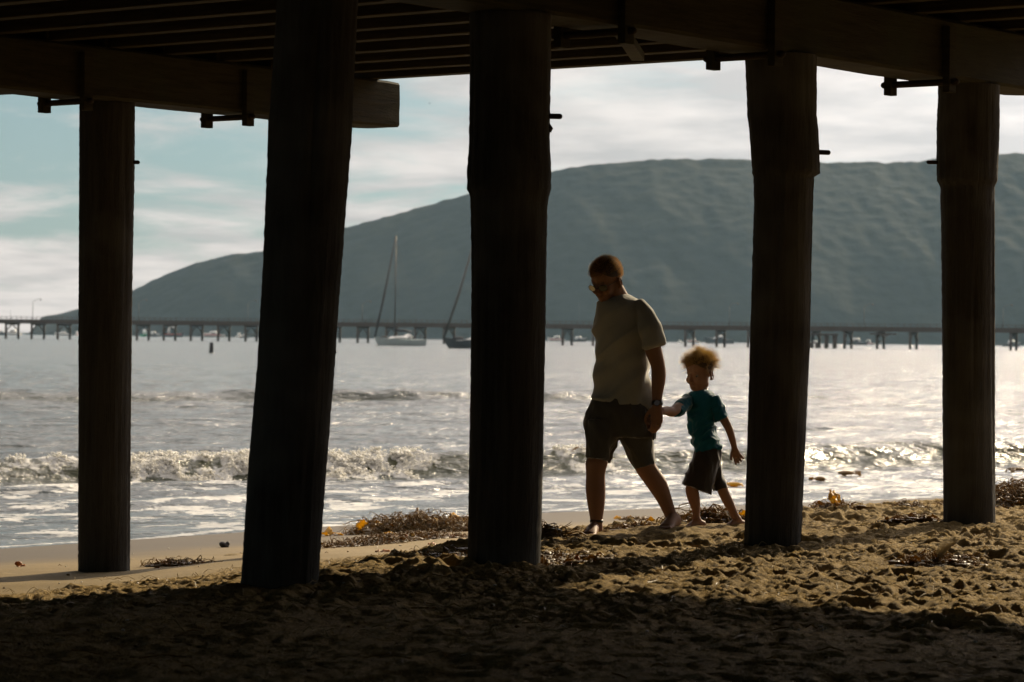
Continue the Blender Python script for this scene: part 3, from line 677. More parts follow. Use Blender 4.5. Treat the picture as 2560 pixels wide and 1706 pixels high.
def motorboat(px, py, L, rz, hullm, label, kind='motorboat', cab=M_HULLW, stripe=None, up=1.0, mast=0, name=None):
    o = wl(px, py); o = o * (min(2200, o.y) / o.y) if o.y > 2200 else o
    tb = thing(kind, label, 'boat', o, 'boats at anchor beyond the far pier')
    T = lambda b, nm, m, par=tb, sm=False: xf(b, o, rz).build(nm, m, par, sm)
    H = L * .13; T(hull_mb(L, L * .33, H, .5, .08, .9), 'hull', hullm)
    c = MB(); c.loft([(-.15 * L, 0, H), (-.14 * L, 0, H + .16 * L * up), (.08 * L, 0, H + .15 * L * up), (.16 * L, 0, H)], [.11 * L, .11 * L, .1 * L, .08 * L], [.06 * L, .05 * L, .05 * L, .03 * L], n=10, ref=(0, 1, 0)); cb = T(c, 'cabin', cab, sm=True)
    T(MB().box((-.02 * L, 0, H + .06 * L), (.09 * L, .12 * L, .02 * L)), 'window_band', M_GLASSD)
    if stripe: T(MB().box((0, 0, H * .9), (.36 * L, .172 * L, H * .14)), 'stripe', stripe)
    if up > 1.2: T(MB().box((-.02 * L, 0, H + .27 * L), (.1 * L, .09 * L, .012 * L)), 'flybridge_top', M_HULLW)
    if mast: T(MB().loft([(0, 0, H), (0, 0, H + mast)], [.09, .06], n=6, ref=(0, 1, 0)), 'mast', M_SPAR, sm=True)
    return tb
BL = [(4, 838.5, 13, 20, M_HULLD, None, 1, 0, 'dark motorboat at the left end of the far water'), (32, 839, 15, 160, M_HULLW, None, 1.1, 0, 'white cabin cruiser between the first piles of the far pier'),
 (157, 840, 14, 195, M_HULLW, None, .5, 0, 'low white skiff seen just left of the slim piling'), (194, 839, 10, 80, M_HULLW, M_RED, 1.5, 0, 'small upright red trimmed boat at the edge of the slim piling'),
 (364, 841.5, 15, 75, M_GREEN, None, 1.5, 17, 'green hulled boat moored just right of the slim piling'), (385, 841.5, 13, 50, M_HULLD, None, 1.2, 15, 'dark boat with thin mast beside the green one'),
 (431, 842, 20, 15, M_HULLD, M_RED, 1.9, 0, 'tall red and white fishing boat behind the far pier'), (532, 843, 20, 185, M_HULLW, M_RED, .6, 26, 'low white sloop with red band above the mooring buoy'),
 (598, 843.5, 10, 70, M_HULLW, None, 1.5, 0, 'upright white boat near the leaning piling'), (612, 844, 9, 30, M_HULLD, None, 1.2, 0, 'dark boat touching the leaning piling'),
 (1390, 854, 14, 190, M_HULLW, M_RED, .9, 0, 'white and pink boat between the middle piling and the man'), (1447, 855, 14, 30, M_HULLD, None, .7, 34, 'dark sailboat with tall mast close to the man'),
 (1700, 857, 6, 60, M_HULLW, None, 1.3, 0, 'tiny white boat right of the man'), (1733, 858, 10, 170, M_HULLW, M_RED, 1.1, 0, 'white boat with red band above the boy'),
 (1797, 859.5, 20, 182, M_HULLD, None, .7, 0, 'long dark motorboat with white top above the boy'),
 (2037, 861, 9, 170, M_HULLW, M_RED, .8, 0, 'white and red boat at the landing stage'), (2139, 863, 16, 175, M_HULLD, None, .8, 0, 'dark low boat beyond the landing stage'),
 (2170, 863, 10, 165, M_HULLW, M_RED, 1.3, 0, 'white and red boat between two piles of the far pier'), (2530, 867, 14, 20, M_HULLD, None, 1.0, 0, 'dark boat near the right end of the far pier')]
for (px, py, Lb, rz, hm, st, up, ms, lb) in BL:
    motorboat(px, py, Lb * .9, R(rz), hm, lb, stripe=st, up=up, mast=ms * .72)
# buoy
o = wl(528, 883); by = thing('mooring_buoy', 'dark upright cylindrical mooring buoy floating alone on the bay', 'buoy', o)
b = MB(); b.loft([o + Vector((0, 0, -.3)), o + Vector((.01, 0, .1)), o + Vector((.03, 0, 1.05)), o + Vector((.03, 0, 1.14))], [.2, .24, .2, .12], n=16); b.build('body', M_DK, by, True)
b = MB(); b.loft([o + Vector((0, 0, -.12)), o + Vector((0, 0, .06))], [.33, .31], n=16); b.build('float_collar', M_HULLD, by, True)
# a far bird
o = at(1074.5, 259, 160); b = MB(); b.ell(o, (.03, .06, .025)); b.loft([o, o + Vector((.03, 0, .02)), o + Vector((.07, .01, .01))], [.02, .015, .003], [.005] * 3, n=6, ref=(0, 1, 0)); b.loft([o, o + Vector((-.03, 0, .02)), o + Vector((-.07, .01, .01))], [.02, .015, .003], [.005] * 3, n=6, ref=(0, 1, 0))
tag(b.build('bird', M_DK, None, True, loc=o), 'tiny dark bird flying in the bright cloud over the sailboat', 'bird')
# ------------------------------------------------------------------ people
def skin_mat(name, c):
    t = NT(name); f = t.noise(9, 4); t.set(color=t.mix(f, tuple(x * .82 for x in c), tuple(x * 1.12 for x in c)), rough=.62, spec=.22, sss=.12)
    t.b.inputs['Subsurface Radius'].default_value = (1, .25, .12); t.b.inputs['Subsurface Scale'].default_value = .012
    t.set(normal=t.bump(t.noise(160, 3), .15, .003)); return t.m
def cloth_mat(name, c, bump=.5):
    t = NT(name); f = t.noise(5, 4); w = t.noise(700, 2); fold = t.noise(10, 4, .55, (1, 1, .5), dist=.8)
    t.set(color=t.mix(f, tuple(x * .85 for x in c), tuple(x * 1.15 for x in c)), rough=.85, spec=.15)
    t.set(normal=t.bump(w, .2, .002, t.bump(fold, bump, .02))); t.b.inputs['Sheen Weight'].default_value = .5; t.b.inputs['Sheen Roughness'].default_value = .35; return t.m
M_SKIN = skin_mat('skin', (.22, .115, .066)); M_SKINB = skin_mat('child skin', (.24, .13, .08))
M_TEE = cloth_mat('grey cotton', (.25, .25, .22)); M_SHORT = cloth_mat('dark shorts cloth', (.055, .054, .05)); M_TEAL = cloth_mat('teal cotton', (.004, .08, .12)); M_BSH = cloth_mat('brown black shorts cloth', (.028, .024, .020))
M_BLACK = simple('black plastic', (.012, .012, .012), .3, .1, 5); M_GOLD = simple('gold ring', (.7, .45, .15), .25, .05, 5, 1); M_NAIL = simple('nail', (.45, .28, .22), .35, .1, 5)
def hair_mat(name, c, tr):
    t = NT(name); f = t.noise(30, 3); t.set(color=t.mix(f, tuple(x * .6 for x in c), c), rough=.38, spec=.5); t.translucent(tr, .45); return t.m
M_HAIRM = hair_mat('short brown hair', (.26, .17, .085), (1.0, .72, .36)); M_HAIRB = hair_mat('blond hair', (.46, .31, .12), (1.0, .78, .36)); M_BEARD = hair_mat('brown beard', (.07, .045, .025), (.3, .18, .08))
def remeshed(name, mb, voxel, mat, parent, deform=None, smooth=3, fac=.5):
    me = mb.mesh(name + '_src'); tmp = bpy.data.objects.new('tmp', me); COL.objects.link(tmp)
    r = tmp.modifiers.new('r', 'REMESH'); r.mode = 'VOXEL'; r.voxel_size = voxel; r.use_smooth_shade = True
    s = tmp.modifiers.new('s', 'SMOOTH'); s.factor = fac; s.iterations = smooth
    dg = bpy.context.evaluated_depsgraph_get(); ev = tmp.evaluated_get(dg)
    new = bpy.data.meshes.new_from_object(ev, depsgraph=dg); new.name = name
    bpy.data.objects.remove(tmp); bpy.data.meshes.remove(me)
    n = len(new.vertices); co = np.empty(n * 3, np.float32); new.vertices.foreach_get('co', co); co = co.reshape(-1, 3)
    nr = np.empty(n * 3, np.float32); new.vertices.foreach_get('normal', nr); nr = nr.reshape(-1, 3)
    if deform: co = deform(co.astype(float), nr.astype(float))
    co = co - np.array(world_loc(parent)); new.vertices.foreach_set('co', co.astype(np.float32).ravel()); new.update()
    new.polygons.foreach_set('use_smooth', [True] * len(new.polygons))
    ob = bpy.data.objects.new(name, new); COL.objects.link(ob); new.materials.clear(); new.materials.append(mat); ob.parent = parent; return ob
def frame(fwd, up=(0, 0, 1)):
    f = Vector(fwd).normalized(); x = f.cross(Vector(up)).normalized(); u = x.cross(f); return Matrix((x, f, u)).transposed()
def head_shapes(mb, c, Rm, k, child=False):
    "skull, jaw, nose, lips and ears in one head frame (x right, y forward, z up), eyes at half its height"
    T = lambda *p: Vector(c) + Rm @ (Vector(p) * k)
    def e(p, r, rot=None): mb.ell(T(*p), tuple(x * k for x in r), Rm if rot is None else Rm @ rot, 20, 14)
    e((0, -.012, .035), (.074, .094, .083)); e((0, .022, -.02), (.060, .066, .085)); e((0, .040, -.062), (.046, .043, .045))
    ch = -.088 if not child else -.078
    e((0, .058, ch), (.024, .022, .02))
    for s in (-1, 1):
        e((s * .032, .058, -.028), (.024, .026, .024)); e((s * .041, .016, -.062), (.015, .030, .026))
        e((s * .024, .076, .017), (.017, .007, .006))                                  # brow
        er = Matrix.Rotation(s * R(-18), 3, 'Z') @ Matrix.Rotation(R(-8), 3, 'X'); q = (s * .079, -.008, -.012)
        ring = [T(*(Vector(q) + er @ Vector((s * .004, .015 * math.cos(a), .025 * math.sin(a) - (.004 if math.sin(a) < 0 else 0))))) for a in np.linspace(0, 2 * math.pi, 13)]
        mb.loft(ring, [.0042 * k] * 13, n=7); e((s * .074, -.006, -.012), (.004, .014, .022), er); e((s * .078, .002, -.036), (.005, .008, .008))
    mb.loft([T(0, .078, .012), T(0, .092, -.008), T(0, .104 if not child else .095, -.028), T(0, .088, -.040)], [x * k for x in (.008, .010, .013, .010)], n=12, ref=Rm @ Vector((1, 0, 0)), sub=3)
    for s in (-1, 1): e((s * .011, .088, -.033), (.008, .011, .008))
    e((0, .082, -.056), (.022, .010, .0048)); e((0, .080, -.066), (.019, .010, .0055))
    return T
def socket(co, T, k, s):
    p = np.array(T(s * .031, .088, .000)); d = co - p; w = np.exp(-(np.sum(d * d, 1)) / (.0155 * k) ** 2); return w
def hair_strands(name, mat, parent, T, Rm, k, n, L, r, region, seed, wind=Vector((0, 0, 0)), base=(.076, .096, .086), cen=(0, -.012, .035), curl=.3, nseg=5, extra=None):
    rg = random.Random(seed); V = []; Fc = []
    def one(d, ln, rad):
        root = T(cen[0] + d.x * base[0] * .97, cen[1] + d.y * base[1] * .97, cen[2] + d.z * base[2] * .97)
        nrm = (Rm @ Vector((d.x / base[0], d.y / base[1], d.z / base[2]))).normalized()
        side = nrm.cross(Vector((rg.gauss(0, 1), rg.gauss(0, 1), rg.gauss(0, 1)))).normalized()
        fl = mnoise.noise_vector(d * 2.3 + Vector((seed, 0, 0))); fl = Rm @ fl
        dirn = (nrm * (.85 - .45 * curl) + fl * curl * 2.2 + side * rg.uniform(.0, .4) * curl + wind * .6).normalized(); p = root; o = len(V)
        for i in range(nseg + 1):
            t = i / nseg; rr = rad * (1 - t * .9); a = dirn.cross(side).normalized(); b = dirn.cross(a)
            for q in range(3): V.append(p + a * rr * math.cos(q * 2.094) + b * rr * math.sin(q * 2.094))
            if i: 
                for q in range(3): Fc.append((o + (i - 1) * 3 + q, o + (i - 1) * 3 + (q + 1) % 3, o + i * 3 + (q + 1) % 3, o + i * 3 + q))
            p = p + dirn * ln / nseg; dirn = (dirn + side * curl * rg.uniform(-.2, .5) + wind * .2 + Vector((0, 0, -.10))).normalized()
    while n > 0:
        d = Vector((rg.gauss(0, 1), rg.gauss(0, 1), rg.gauss(0, 1))).normalized()
        w = region(d)
        if rg.random() > w: continue
        n -= 1; one(d, L * rg.uniform(.5, 1.1) * (.5 + .5 * w), r * rg.uniform(.6, 1.2))
    for d, ln in (extra or []): one(Vector(d).normalized(), ln, r * .8)
    b = MB(); b.add(V, Fc); return b.build(name, mat, parent, True)
def finger(mb, pts, r0, r1):
    mb.loft(pts, list(np.linspace(r0, r1, len(pts))), n=10, sub=3); mb.ell(pts[-1], (r1 * 1.02,) * 3, None, 10, 8)
# ---------------- the man
g0 = ground_hit(1490, 1336); DM = g0.y
def A(cx, cy, dd=0): return at(1400 + cx / 2.064, 620 + cy / 2.064, DM + dd)
sm = DM / F / 2.064                                     # metres per unit of these outline coordinates
man = thing('person', 'tall man in loose grey t-shirt and dark shorts walking barefoot, head bowed, wearing glasses', 'person', Vector((A(300, 1450).x, DM, g0.z)))
print('man depth', DM, 'scale', sm, 'ground', g0.z)
def ring_loft(mb, rows, back, P_, s, sub=4, n=32, tilt=0, dd=None, sq=1.0):
    "rows: (y, left, right[, depth offset, half depth])"
    pts = [P_((r[1] + r[2]) / 2, r[0], r[3] if len(r) > 3 else 0) for r in rows]
    ra = [(r[2] - r[1]) / 2 * s for r in rows]; rb = [r[4] if len(r) > 4 else back for r in rows]
    mb.loft(pts, ra, rb, n=n, sub=sub, horiz=True, sq=sq)
body = MB()
ring_loft(body, [(262, 250, 345, .0, .05), (290, 215, 420, .0, .10), (340, 195, 462, 0, .115), (430, 192, 462, 0, .12), (540, 200, 455, 0, .12), (660, 200, 455, 0, .12), (780, 180, 455, 0, .13), (880, 150, 460, 0, .135), (950, 165, 450, 0, .12)], .12, A, sm)
# neck and head
hc = A(238, 168, -.04); Hm = frame((-.52, -.74, -.44)); kh = 1.13
body.loft([A(318, 300, .02), A(300, 262, .0), A(278, 222, -.02), A(258, 190, -.03)], [64 * sm, 56 * sm, 56 * sm, 58 * sm], n=20, sub=3)
TM = head_shapes(body, hc, Hm, kh)
# left arm, swinging back
body.loft([A(400, 300, -.06), A(430, 350, -.10), A(462, 450, -.13), A(486, 540, -.14), A(505, 605, -.14), A(509, 655, -.145), A(506, 710, -.15), A(502, 755, -.155), A(501, 800, -.16)], [x * sm for x in (40, 46, 45, 43, 37, 38, 34, 28, 25)], [x * sm for x in (42, 48, 46, 42, 37, 36, 32, 25, 20)], n=20, sub=4)
# right arm, mostly hidden by the body
body.loft([A(250, 300, .10), A(225, 360, .15), A(240, 460, .19), A(262, 560, .20), A(255, 660, .17), A(235, 760, .12)], [x * sm for x in (40, 45, 42, 38, 34, 26)], n=18, sub=4)
body.loft([A(235, 760, .12), A(228, 800, .11), A(225, 840, .10)], [24 * sm, 33 * sm, 24 * sm], [20 * sm, 20 * sm, 16 * sm], n=14, sub=3)
for k in range(4): finger(body, [A(210 + k * 11, 835, .09 + k * .012), A(208 + k * 11, 866, .085 + k * .012), A(218 + k * 10, 890, .08 + k * .012)], .0095, .008)
finger(body, [A(245, 800, .08), A(258, 835, .07), A(255, 862, .065)], .011, .009)
# left hand: back of the hand towards us, fingers closing on the boy's hand
body.loft([A(501, 795, -.16), A(501, 825, -.16), A(499, 860, -.16), A(500, 893, -.16), A(498, 910, -.158)], [x * sm for x in (24, 27, 32, 32, 25)], [.019, .018, .018, .017, .013], n=18, sub=3)
for k, (x0, y0) in enumerate(((476, 898), (490, 906), (503, 908), (516, 900))):
    z = -.168 + k * .003; l = (1.0, 1.1, 1.04, .86)[k]
    finger(body, [A(x0, y0, z), A(x0 - 2, y0 + 24 * l, z - .006), A(x0 - 14, y0 + 40 * l, z + .016), A(x0 - 22, y0 + 28 * l, z + .038), A(x0 - 20, y0 + 14 * l, z + .045)], .0105, .0085)
finger(body, [A(478, 828, -.155), A(452, 856, -.145), A(442, 884, -.135), A(447, 905, -.125)], .0125, .0095)
# legs
LEG1 = [(930, 150, 262), (1000, 144, 258), (1083, 140, 242), (1110, 131, 247), (1168, 134, 233), (1243, 132, 235), (1303, 138, 233), (1363, 149, 226), (1408, 156, 220), (1443, 155, 221), (1462, 155, 221)]
ring_loft(body, [(y, l, r, -.03, min((r - l) / 2 * sm, .085) * 1.02) for y, l, r in LEG1], .08, A, sm, 3, 24)
l2 = [((380, 930), 75), ((400, 1010), 72), ((425, 1085), 62), ((443, 1135), 57), ((470, 1175), 55), ((504, 1225), 54), ((533, 1285), 44), ((558, 1345), 36), ((578, 1395), 33), ((590, 1430), 34)]
body.loft([A(p[0], p[1], .10 + .02 * i / 9) for i, (p, r) in enumerate(l2)], [r * sm * .94 for p, r in l2], n=24, sub=3)
def foot(mb, heel, fwd, L, w, h, up=0):
    "bare foot: heel, instep, ball and five toes resting on the sand"
    f = Vector(fwd); f.z = 0; f.normalize(); s = f.cross(Vector((0, 0, 1))); h0 = Vector(heel)
    mb.loft([h0 - f * .03 + Vector((0, 0, h * .40)), h0 + Vector((0, 0, h * .45)), h0 + f * L * .28 + Vector((0, 0, h * .50)), h0 + f * L * .52 + Vector((0, 0, h * .36)), h0 + f * L * .72 + Vector((0, 0, h * .24)), h0 + f * L * .80 + Vector((0, 0, h * .2))],
            [w * .24, w * .36, w * .36, w * .42, w * .48, w * .42], [h * .28, h * .42, h * .48, h * .34, h * .22, h * .16], n=18, ref=s, sub=3)
    for k in range(5):
        o = (k - 2) * w * .19; ln = (.98, 1.0, .97, .93, .87)[k]
        mb.capsule(h0 + f * L * .74 + s * o * .95 + Vector((0, 0, h * .2)), h0 + f * L * (ln - .03) + s * o + Vector((0, 0, h * .12)), (.15, .11, .1, .1, .095)[k] * w, (.13, .09, .09, .085, .08)[k] * w, 10)
def on_sand(p, dz=0): return Vector((p.x, p.y, sand_z(p.x, p.y) + dz))
f1 = A(188, 1470, -.02); f2 = A(590, 1440, .12)
foot(body, Vector((f1.x, f1.y + .02, A(188, 1482, -.02).z)), (-.25, -1, 0), .26, .088, .085)
foot(body, Vector((f2.x + .012, f2.y + .03, A(590, 1446, .12).z)), (-.35, -.95, 0), .255, .09, .095)
EYES = {}
def face_deform(T, k):
    def f(co, nr):
        w = socket(co, T, k, 1) + socket(co, T, k, -1); co = co - nr * (w * .004 * k)[:, None]; return co
    return f
remeshed('body', body, .0048, M_SKIN, man, face_deform(TM, kh))
def eyes(T, Rm, k, parent):
    for s in (-1, 1):
        b = MB(); b.ell(T(s * .031, .0635, -.001), (.0115 * k,) * 3, Rm, 14, 10); e = b.build('eye', simple('eye white', (.18, .15, .13), .3, .02, 5), parent, True)
        b = MB(); b.ell(T(s * .031 - .001, (.0720), -.002), (.0050 * k, .0045 * k, .0055 * k), Rm, 12, 8); b.build('iris', simple('iris', (.03, .035, .04), .15, .1, 5), e, True)
eyes(TM, Hm, kh, man)
# t-shirt
tee = MB()
ring_loft(tee, [(236, 262, 352, .0, .065), (252, 228, 382, 0, .085), (275, 188, 430, 0, .115), (305, 182, 462, 0, .135), (345, 178, 480, 0, .15), (430, 177, 482, 0, .155), (490, 183, 476, 0, .155), (545, 190, 470, 0, .152), (640, 192, 471, 0, .15), (700, 185, 473, 0, .152), (745, 174, 475, 0, .156), (788, 166, 476, 0, .160), (812, 168, 474, 0, .161)], .15, A, sm, 5, 40)
tee.loft([A(398, 300, -.05), A(440, 350, -.10), A(464, 410, -.13), A(478, 460, -.135), A(487, 508, -.14)], [x * sm for x in (44, 50, 55, 58, 60)], [x * sm for x in (50, 56, 60, 62, 62)], n=26, sub=5, sq=.95)
tee.loft([A(255, 300, .08), A(226, 370, .15), A(240, 460, .19), A(250, 510, .20)], [x * sm for x in (44, 52, 56, 58)], n=24, sub=4)
def tee_def(co, nr):
    cx = (co[:, 0] - A(320, 0).x) / sm; cz = (A(0, 300).z - co[:, 2]) / sm                    # outline units
    y = 300 + cz
    lift = sstep(745, 812, y) * np.clip((-cx - 20) / 130, 0, 1) * 36 * sm
    co[:, 2] += lift
    # folds sweep from the back of the shoulder down to the front of the belly
    u = (cx * .55 + cz * .62) * sm; v = (cx * .8 - cz * .45) * sm
    fold = np.array([mnoise.noise(Vector((a * 7.0, b * 2.4, c * 3))) for a, b, c in zip(u, v, co[:, 1])])
    f2_ = np.array([mnoise.noise(Vector((a * 19 + 3, b * 6, c * 8))) for a, b, c in zip(u, v, co[:, 1])])
    rid = (1 - np.abs(fold) * 3.2).clip(-.3, 1)
    am = .016 * sstep(330, 480, y) + .0065
    arm = sstep(110, 140, cx) * (1 - sstep(500, 540, y)); am = am * (1 - .35 * arm)
    return co + nr * ((rid * am * .8 + f2_ * am * .9) - .002)[:, None]
remeshed('t_shirt', tee, .0065, M_TEE, man, tee_def, 5)
b = MB(); cpts = []
for k in range(25):
    a = 2 * math.pi * k / 24; cpts.append(A(306, 243, 0) + Vector((math.cos(a) * 47 * sm, math.sin(a) * .062, -math.cos(a) * 0.012 - .006 + .008 * math.sin(a))))
b.loft(cpts, [.006] * 25, n=8); b.build('collar', M_TEE, man, True)
# shorts
sh = MB()
ring_loft(sh, [(770, 176, 462, 0, .145), (820, 148, 470, 0, .158), (890, 121, 478, .01, .165), (940, 126, 482, .02, .16), (975, 145, 488, .03, .15)], .15, A, sm, 4, 36)
sh.loft([A(215, 900, -.02), A(212, 960, -.03), A(200, 1030, -.03), A(193, 1088, -.03)], [x * sm for x in (88, 88, 68, 61)], [.13, .125, .11, .10], n=30, sub=4, sq=.95)
sh.loft([A(235, 940, .02), A(245, 1000, .03), A(235, 1060, .05), A(228, 1106, .06)], [x * sm for x in (70, 58, 42, 34)], [.08, .07, .055, .045], n=24, sub=4)
sh.loft([A(385, 900, .05), A(398, 970, .07), A(415, 1040, .09), A(437, 1118, .10)], [x * sm for x in (95, 92, 76, 60)], [.135, .13, .11, .098], n=30, sub=4, sq=.95)
sh.loft([A(480, 930, -.05), A(482, 960, -.05), A(484, 990, -.04)], [10 * sm, 14 * sm, 8 * sm], [.04, .05, .04], n=12, sub=3)
def sh_def(amp, ax_, ay_):
    def f(co, nr):
        a = np.array([mnoise.noise(Vector((p[0] * 13 * ax_ + p[2] * 5, p[1] * 9, p[2] * 6 * ay_))) for p in co]); b_ = np.array([mnoise.noise(Vector((p[0] * 34, p[1] * 30, p[2] * 14 + 5))) for p in co])
        return co + nr * ((1 - np.abs(a) * 3).clip(-.3, 1) * amp + b_ * amp * .6 - amp * .5)[:, None]
    return f
remeshed('shorts', sh, .0065, M_SHORT, man, sh_def(.0075, 1, 1), 2)
# pocket flap and hem bands
# hair, glasses, watch, ring, anklet
def man_reg(d):
    if d.z > .25: return 1
    if d.y < .1 and d.z > -.45: return .9
    return 0
cap_ = MB(); n_h = 26
hv = []
for i in range(0, 12):
    th = math.pi * .56 * i / 11
    for k in range(n_h):
        a = 2 * math.pi * k / n_h; fr = max(0, math.sin(a)); t2 = th * (1 - .42 * fr ** 2 + .18 * max(0, -math.sin(a)) + .05 * mnoise.noise(Vector((k * 1.3, 2, 2))))
        rr_ = 1.012 + .008 * mnoise.noise(Vector((k * .6, i * .7, 0)))
        hv.append(TM(math.sin(t2) * math.cos(a) * .076 * rr_, -.012 + math.sin(t2) * math.sin(a) * .096 * rr_, .035 + math.cos(t2) * .085 * rr_))
hf = [(i * n_h + k, (i + 1) * n_h + k, (i + 1) * n_h + (k + 1) % n_h, i * n_h + (k + 1) % n_h) for i in range(11) for k in range(n_h)]
cap_.add(hv, hf); hairm = cap_.build('hair', simple('dark brown scalp hair', (.04, .026, .016), .7, .2, 60), man, True)
hair_strands('beard', M_BEARD, man, TM, Hm, kh, 1500, .010, .0006, lambda d: 1 if (d.z < -.42 and d.y > -.2 and not (abs(d.x) < .3 and -.62 < d.z < -.5 and d.y > .5)) else 0, 21, base=(.060, .066, .090), cen=(0, .022, -.022), curl=.4, nseg=3)
hair_strands('short_strands', M_HAIRM, hairm, TM, Hm, kh, 6500, .024, .0005, man_reg, 3, curl=.35, nseg=3)
gl = MB()
def ring_pts(c, r1, r2, n=20): return [TM(c[0] + r1 * math.cos(a), c[1] - abs(c[0] + r1 * math.cos(a)) * .25, c[2] + r2 * math.sin(a)) for a in np.linspace(0, 2 * math.pi, n)]
for s in (-1, 1):
    gl.loft(ring_pts((s * .034, .101, -.003), .023, .0165), [.0016] * 20, n=6)
    gl.capsule(TM(s * .056, .088, .004), TM(s * .082, -.012, .002), .0018, n=6); gl.capsule(TM(s * .082, -.012, .002), TM(s * .083, -.022, -.014), .0018, n=6)
gl.capsule(TM(-.011, .101, .000), TM(.011, .101, .000), .0018, n=6); gg = gl.build('glasses', M_BLACK, man, True)
t = NT('dark lens'); t.set(color=(.02, .02, .022), rough=.05, spec=.6, trans=.35); 
for s in (-1, 1):
    b = MB(); q = ring_pts((s * .034, .101, -.003), .022, .0155)[:-1]; q2 = [p + Hm @ Vector((0, -.0012, 0)) for p in q]
    b.add(q + q2, [tuple(range(19)), tuple(range(37, 18, -1))] + [(i, (i + 1) % 19, 19 + (i + 1) % 19, 19 + i) for i in range(19)]); b.build('lens', t.m, gg)
b = MB(); b.loft([A(501, 788, -.158), A(501, 812, -.16)], [29 * sm, 30 * sm], [25 * sm, 26 * sm], n=24); wt = b.build('wristwatch', M_BLACK, man, True)
b = MB(); b.loft([A(500, 800, -.192), A(500, 800, -.201)], [.018, .016], n=20); b.build('watch_face', simple('watch glass', (.02, .02, .02), .08, .02, 5), wt)
b = MB(); b.loft([A(502, 914, -.163), A(501.5, 920, -.164)], [.0122, .0122], n=18); b.build('ring', M_GOLD, man, True)
b = MB(); b.loft([A(188, 1403, -.03), A(188, 1417, -.03)], [34.5 * sm, 34 * sm], [34 * sm, 34 * sm], n=24); b.build('ankle_band', M_BLACK, man, True)
# ---------------- the boy
DB = DM + .34; gb = Vector((1.15, DB, .745))
def B(bx, by, dd=0): return at(1660 + bx / 3.267, 860 + by / 3.267, DB + dd)
sb = DB / F / 3.267
def A2(cx, cy, z): return at(1400 + cx / 2.064, 620 + cy / 2.064, DM + z)
print('boy depth', DB, sb)
boy = thing('person', 'small fair haired boy in teal t-shirt holding the man\'s hand', 'person', Vector((B(350, 1450).x, DB, gb.z)))
bb = MB()
ring_loft(bb, [(392, 245, 355, 0, .045), (425, 205, 400, 0, .075), (500, 205, 415, 0, .085), (600, 207, 398, 0, .085), (700, 222, 408, 0, .082), (800, 246, 440, 0, .085), (880, 258, 462, 0, .09), (960, 262, 452, 0, .09)], .08, B, sb, 3, 24)
hcb = B(293, 238, -.01); Hb = frame((-.66, -.70, -.24)); kb = 1.03
bb.loft([B(300, 425, .01), B(300, 385, .01), B(298, 335, .0)], [60 * sb, 54 * sb, 56 * sb], n=18, sub=3)
TB = head_shapes(bb, hcb, Hb, kb, True)
# his right arm reaching forward to the man's hand (towards the man's depth)
hd = DM - .135 - DB + .012
hp = lambda cx, cy, z: A2(cx, cy, z)
el_ = B(62, 556, hd * .62)
bb.loft([B(215, 440, .02), B(150, 495, hd * .25), B(95, 535, hd * .5), el_, B(20, 545, hd * .8), hp(524, 844, -.118), hp(508, 858, -.118)], [x * sb for x in (46, 44, 42, 41, 36, 30, 26)], n=18, sub=4)
bb.loft([hp(510, 856, -.118), hp(494, 872, -.12), hp(484, 890, -.122)], [.022, .026, .022], [.014, .014, .012], n=14, sub=3)
for k in range(4):
    x0 = 490 - k * 9; y0 = 900 - k * 9
    finger(bb, [hp(x0, y0, -.120), hp(x0 - 9, y0 + 16, -.128), hp(x0 - 12, y0 + 27, -.142)], .0068, .0056)
finger(bb, [hp(500, 862, -.125), hp(480, 862, -.135), hp(470, 872, -.142)], .0072, .006)
# his left arm hanging back, hand open
bb.loft([B(405, 450, -.04), B(432, 510, -.06), B(468, 580, -.07), B(497, 630, -.075), B(528, 690, -.08), B(552, 760, -.08), B(570, 825, -.08), B(575, 850, -.08)], [x * sb for x in (44, 44, 40, 37, 33, 30, 26, 25)], n=18, sub=4)
bb.loft([B(574, 845, -.08), B(580, 875, -.08), B(588, 905, -.08), B(592, 922, -.08)], [x * sb for x in (24, 34, 38, 33)], [.014, .0145, .014, .011], n=16, sub=3)
for (a_, b_, c_) in (((571, 920), (578, 952), (588, 982)), ((589, 922), (600, 948), (610, 970)), ((606, 915), (619, 937), (631, 957)), ((617, 900), (635, 918), (650, 936))):
    finger(bb, [B(*a_, -.08), B(*b_, -.085), B(*c_, -.092)], .0082, .0064)
finger(bb, [B(560, 870, -.08), B(549, 905, -.09), B(550, 944, -.098)], .0088, .0068)
# legs
bl1 = [((335, 940), 85), ((285, 1050), 80), ((232, 1170), 56), ((232, 1215), 54), ((250, 1290), 48), ((261, 1350), 35), ((262, 1400), 31), ((262, 1440), 33)]
bb.loft([B(p[0], p[1], -.02) for p, r in bl1], [r * sb for p, r in bl1], n=20, sub=3)
bl2 = [((385, 940), 62), ((418, 1060), 50), ((470, 1165), 46), ((487, 1215), 45), ((524, 1290), 43), ((562, 1365), 35), ((590, 1425), 34), ((600, 1450), 34)]
bb.loft([B(p[0], p[1], .04) for p, r in bl2], [r * sb for p, r in bl2], n=20, sub=3)
def foot2(mb, toe, heel, w, h):
    toe = Vector(toe); heel = Vector(heel); d = toe - heel; foot(mb, heel + d * .14, d, d.length * .97, w, h)
q1 = B(318, 1500, .0); q2 = B(187, 1507, -.06); foot2(bb, Vector((q2.x, q2.y, 0)) + Vector((0, 0, q2.z)), Vector((q1.x, q1.y, q1.z)), .062, .056)
bb.loft([B(262, 1410, -.02), B(272, 1450, -.015), B(290, 1475, -.005), B(306, 1478, 0)], [x * sb for x in (32, 38, 36, 24)], n=14, sub=3)
q1 = B(642, 1496, .06); q2 = B(508, 1500, -.0); foot2(bb, q2, q1, .062, .056)
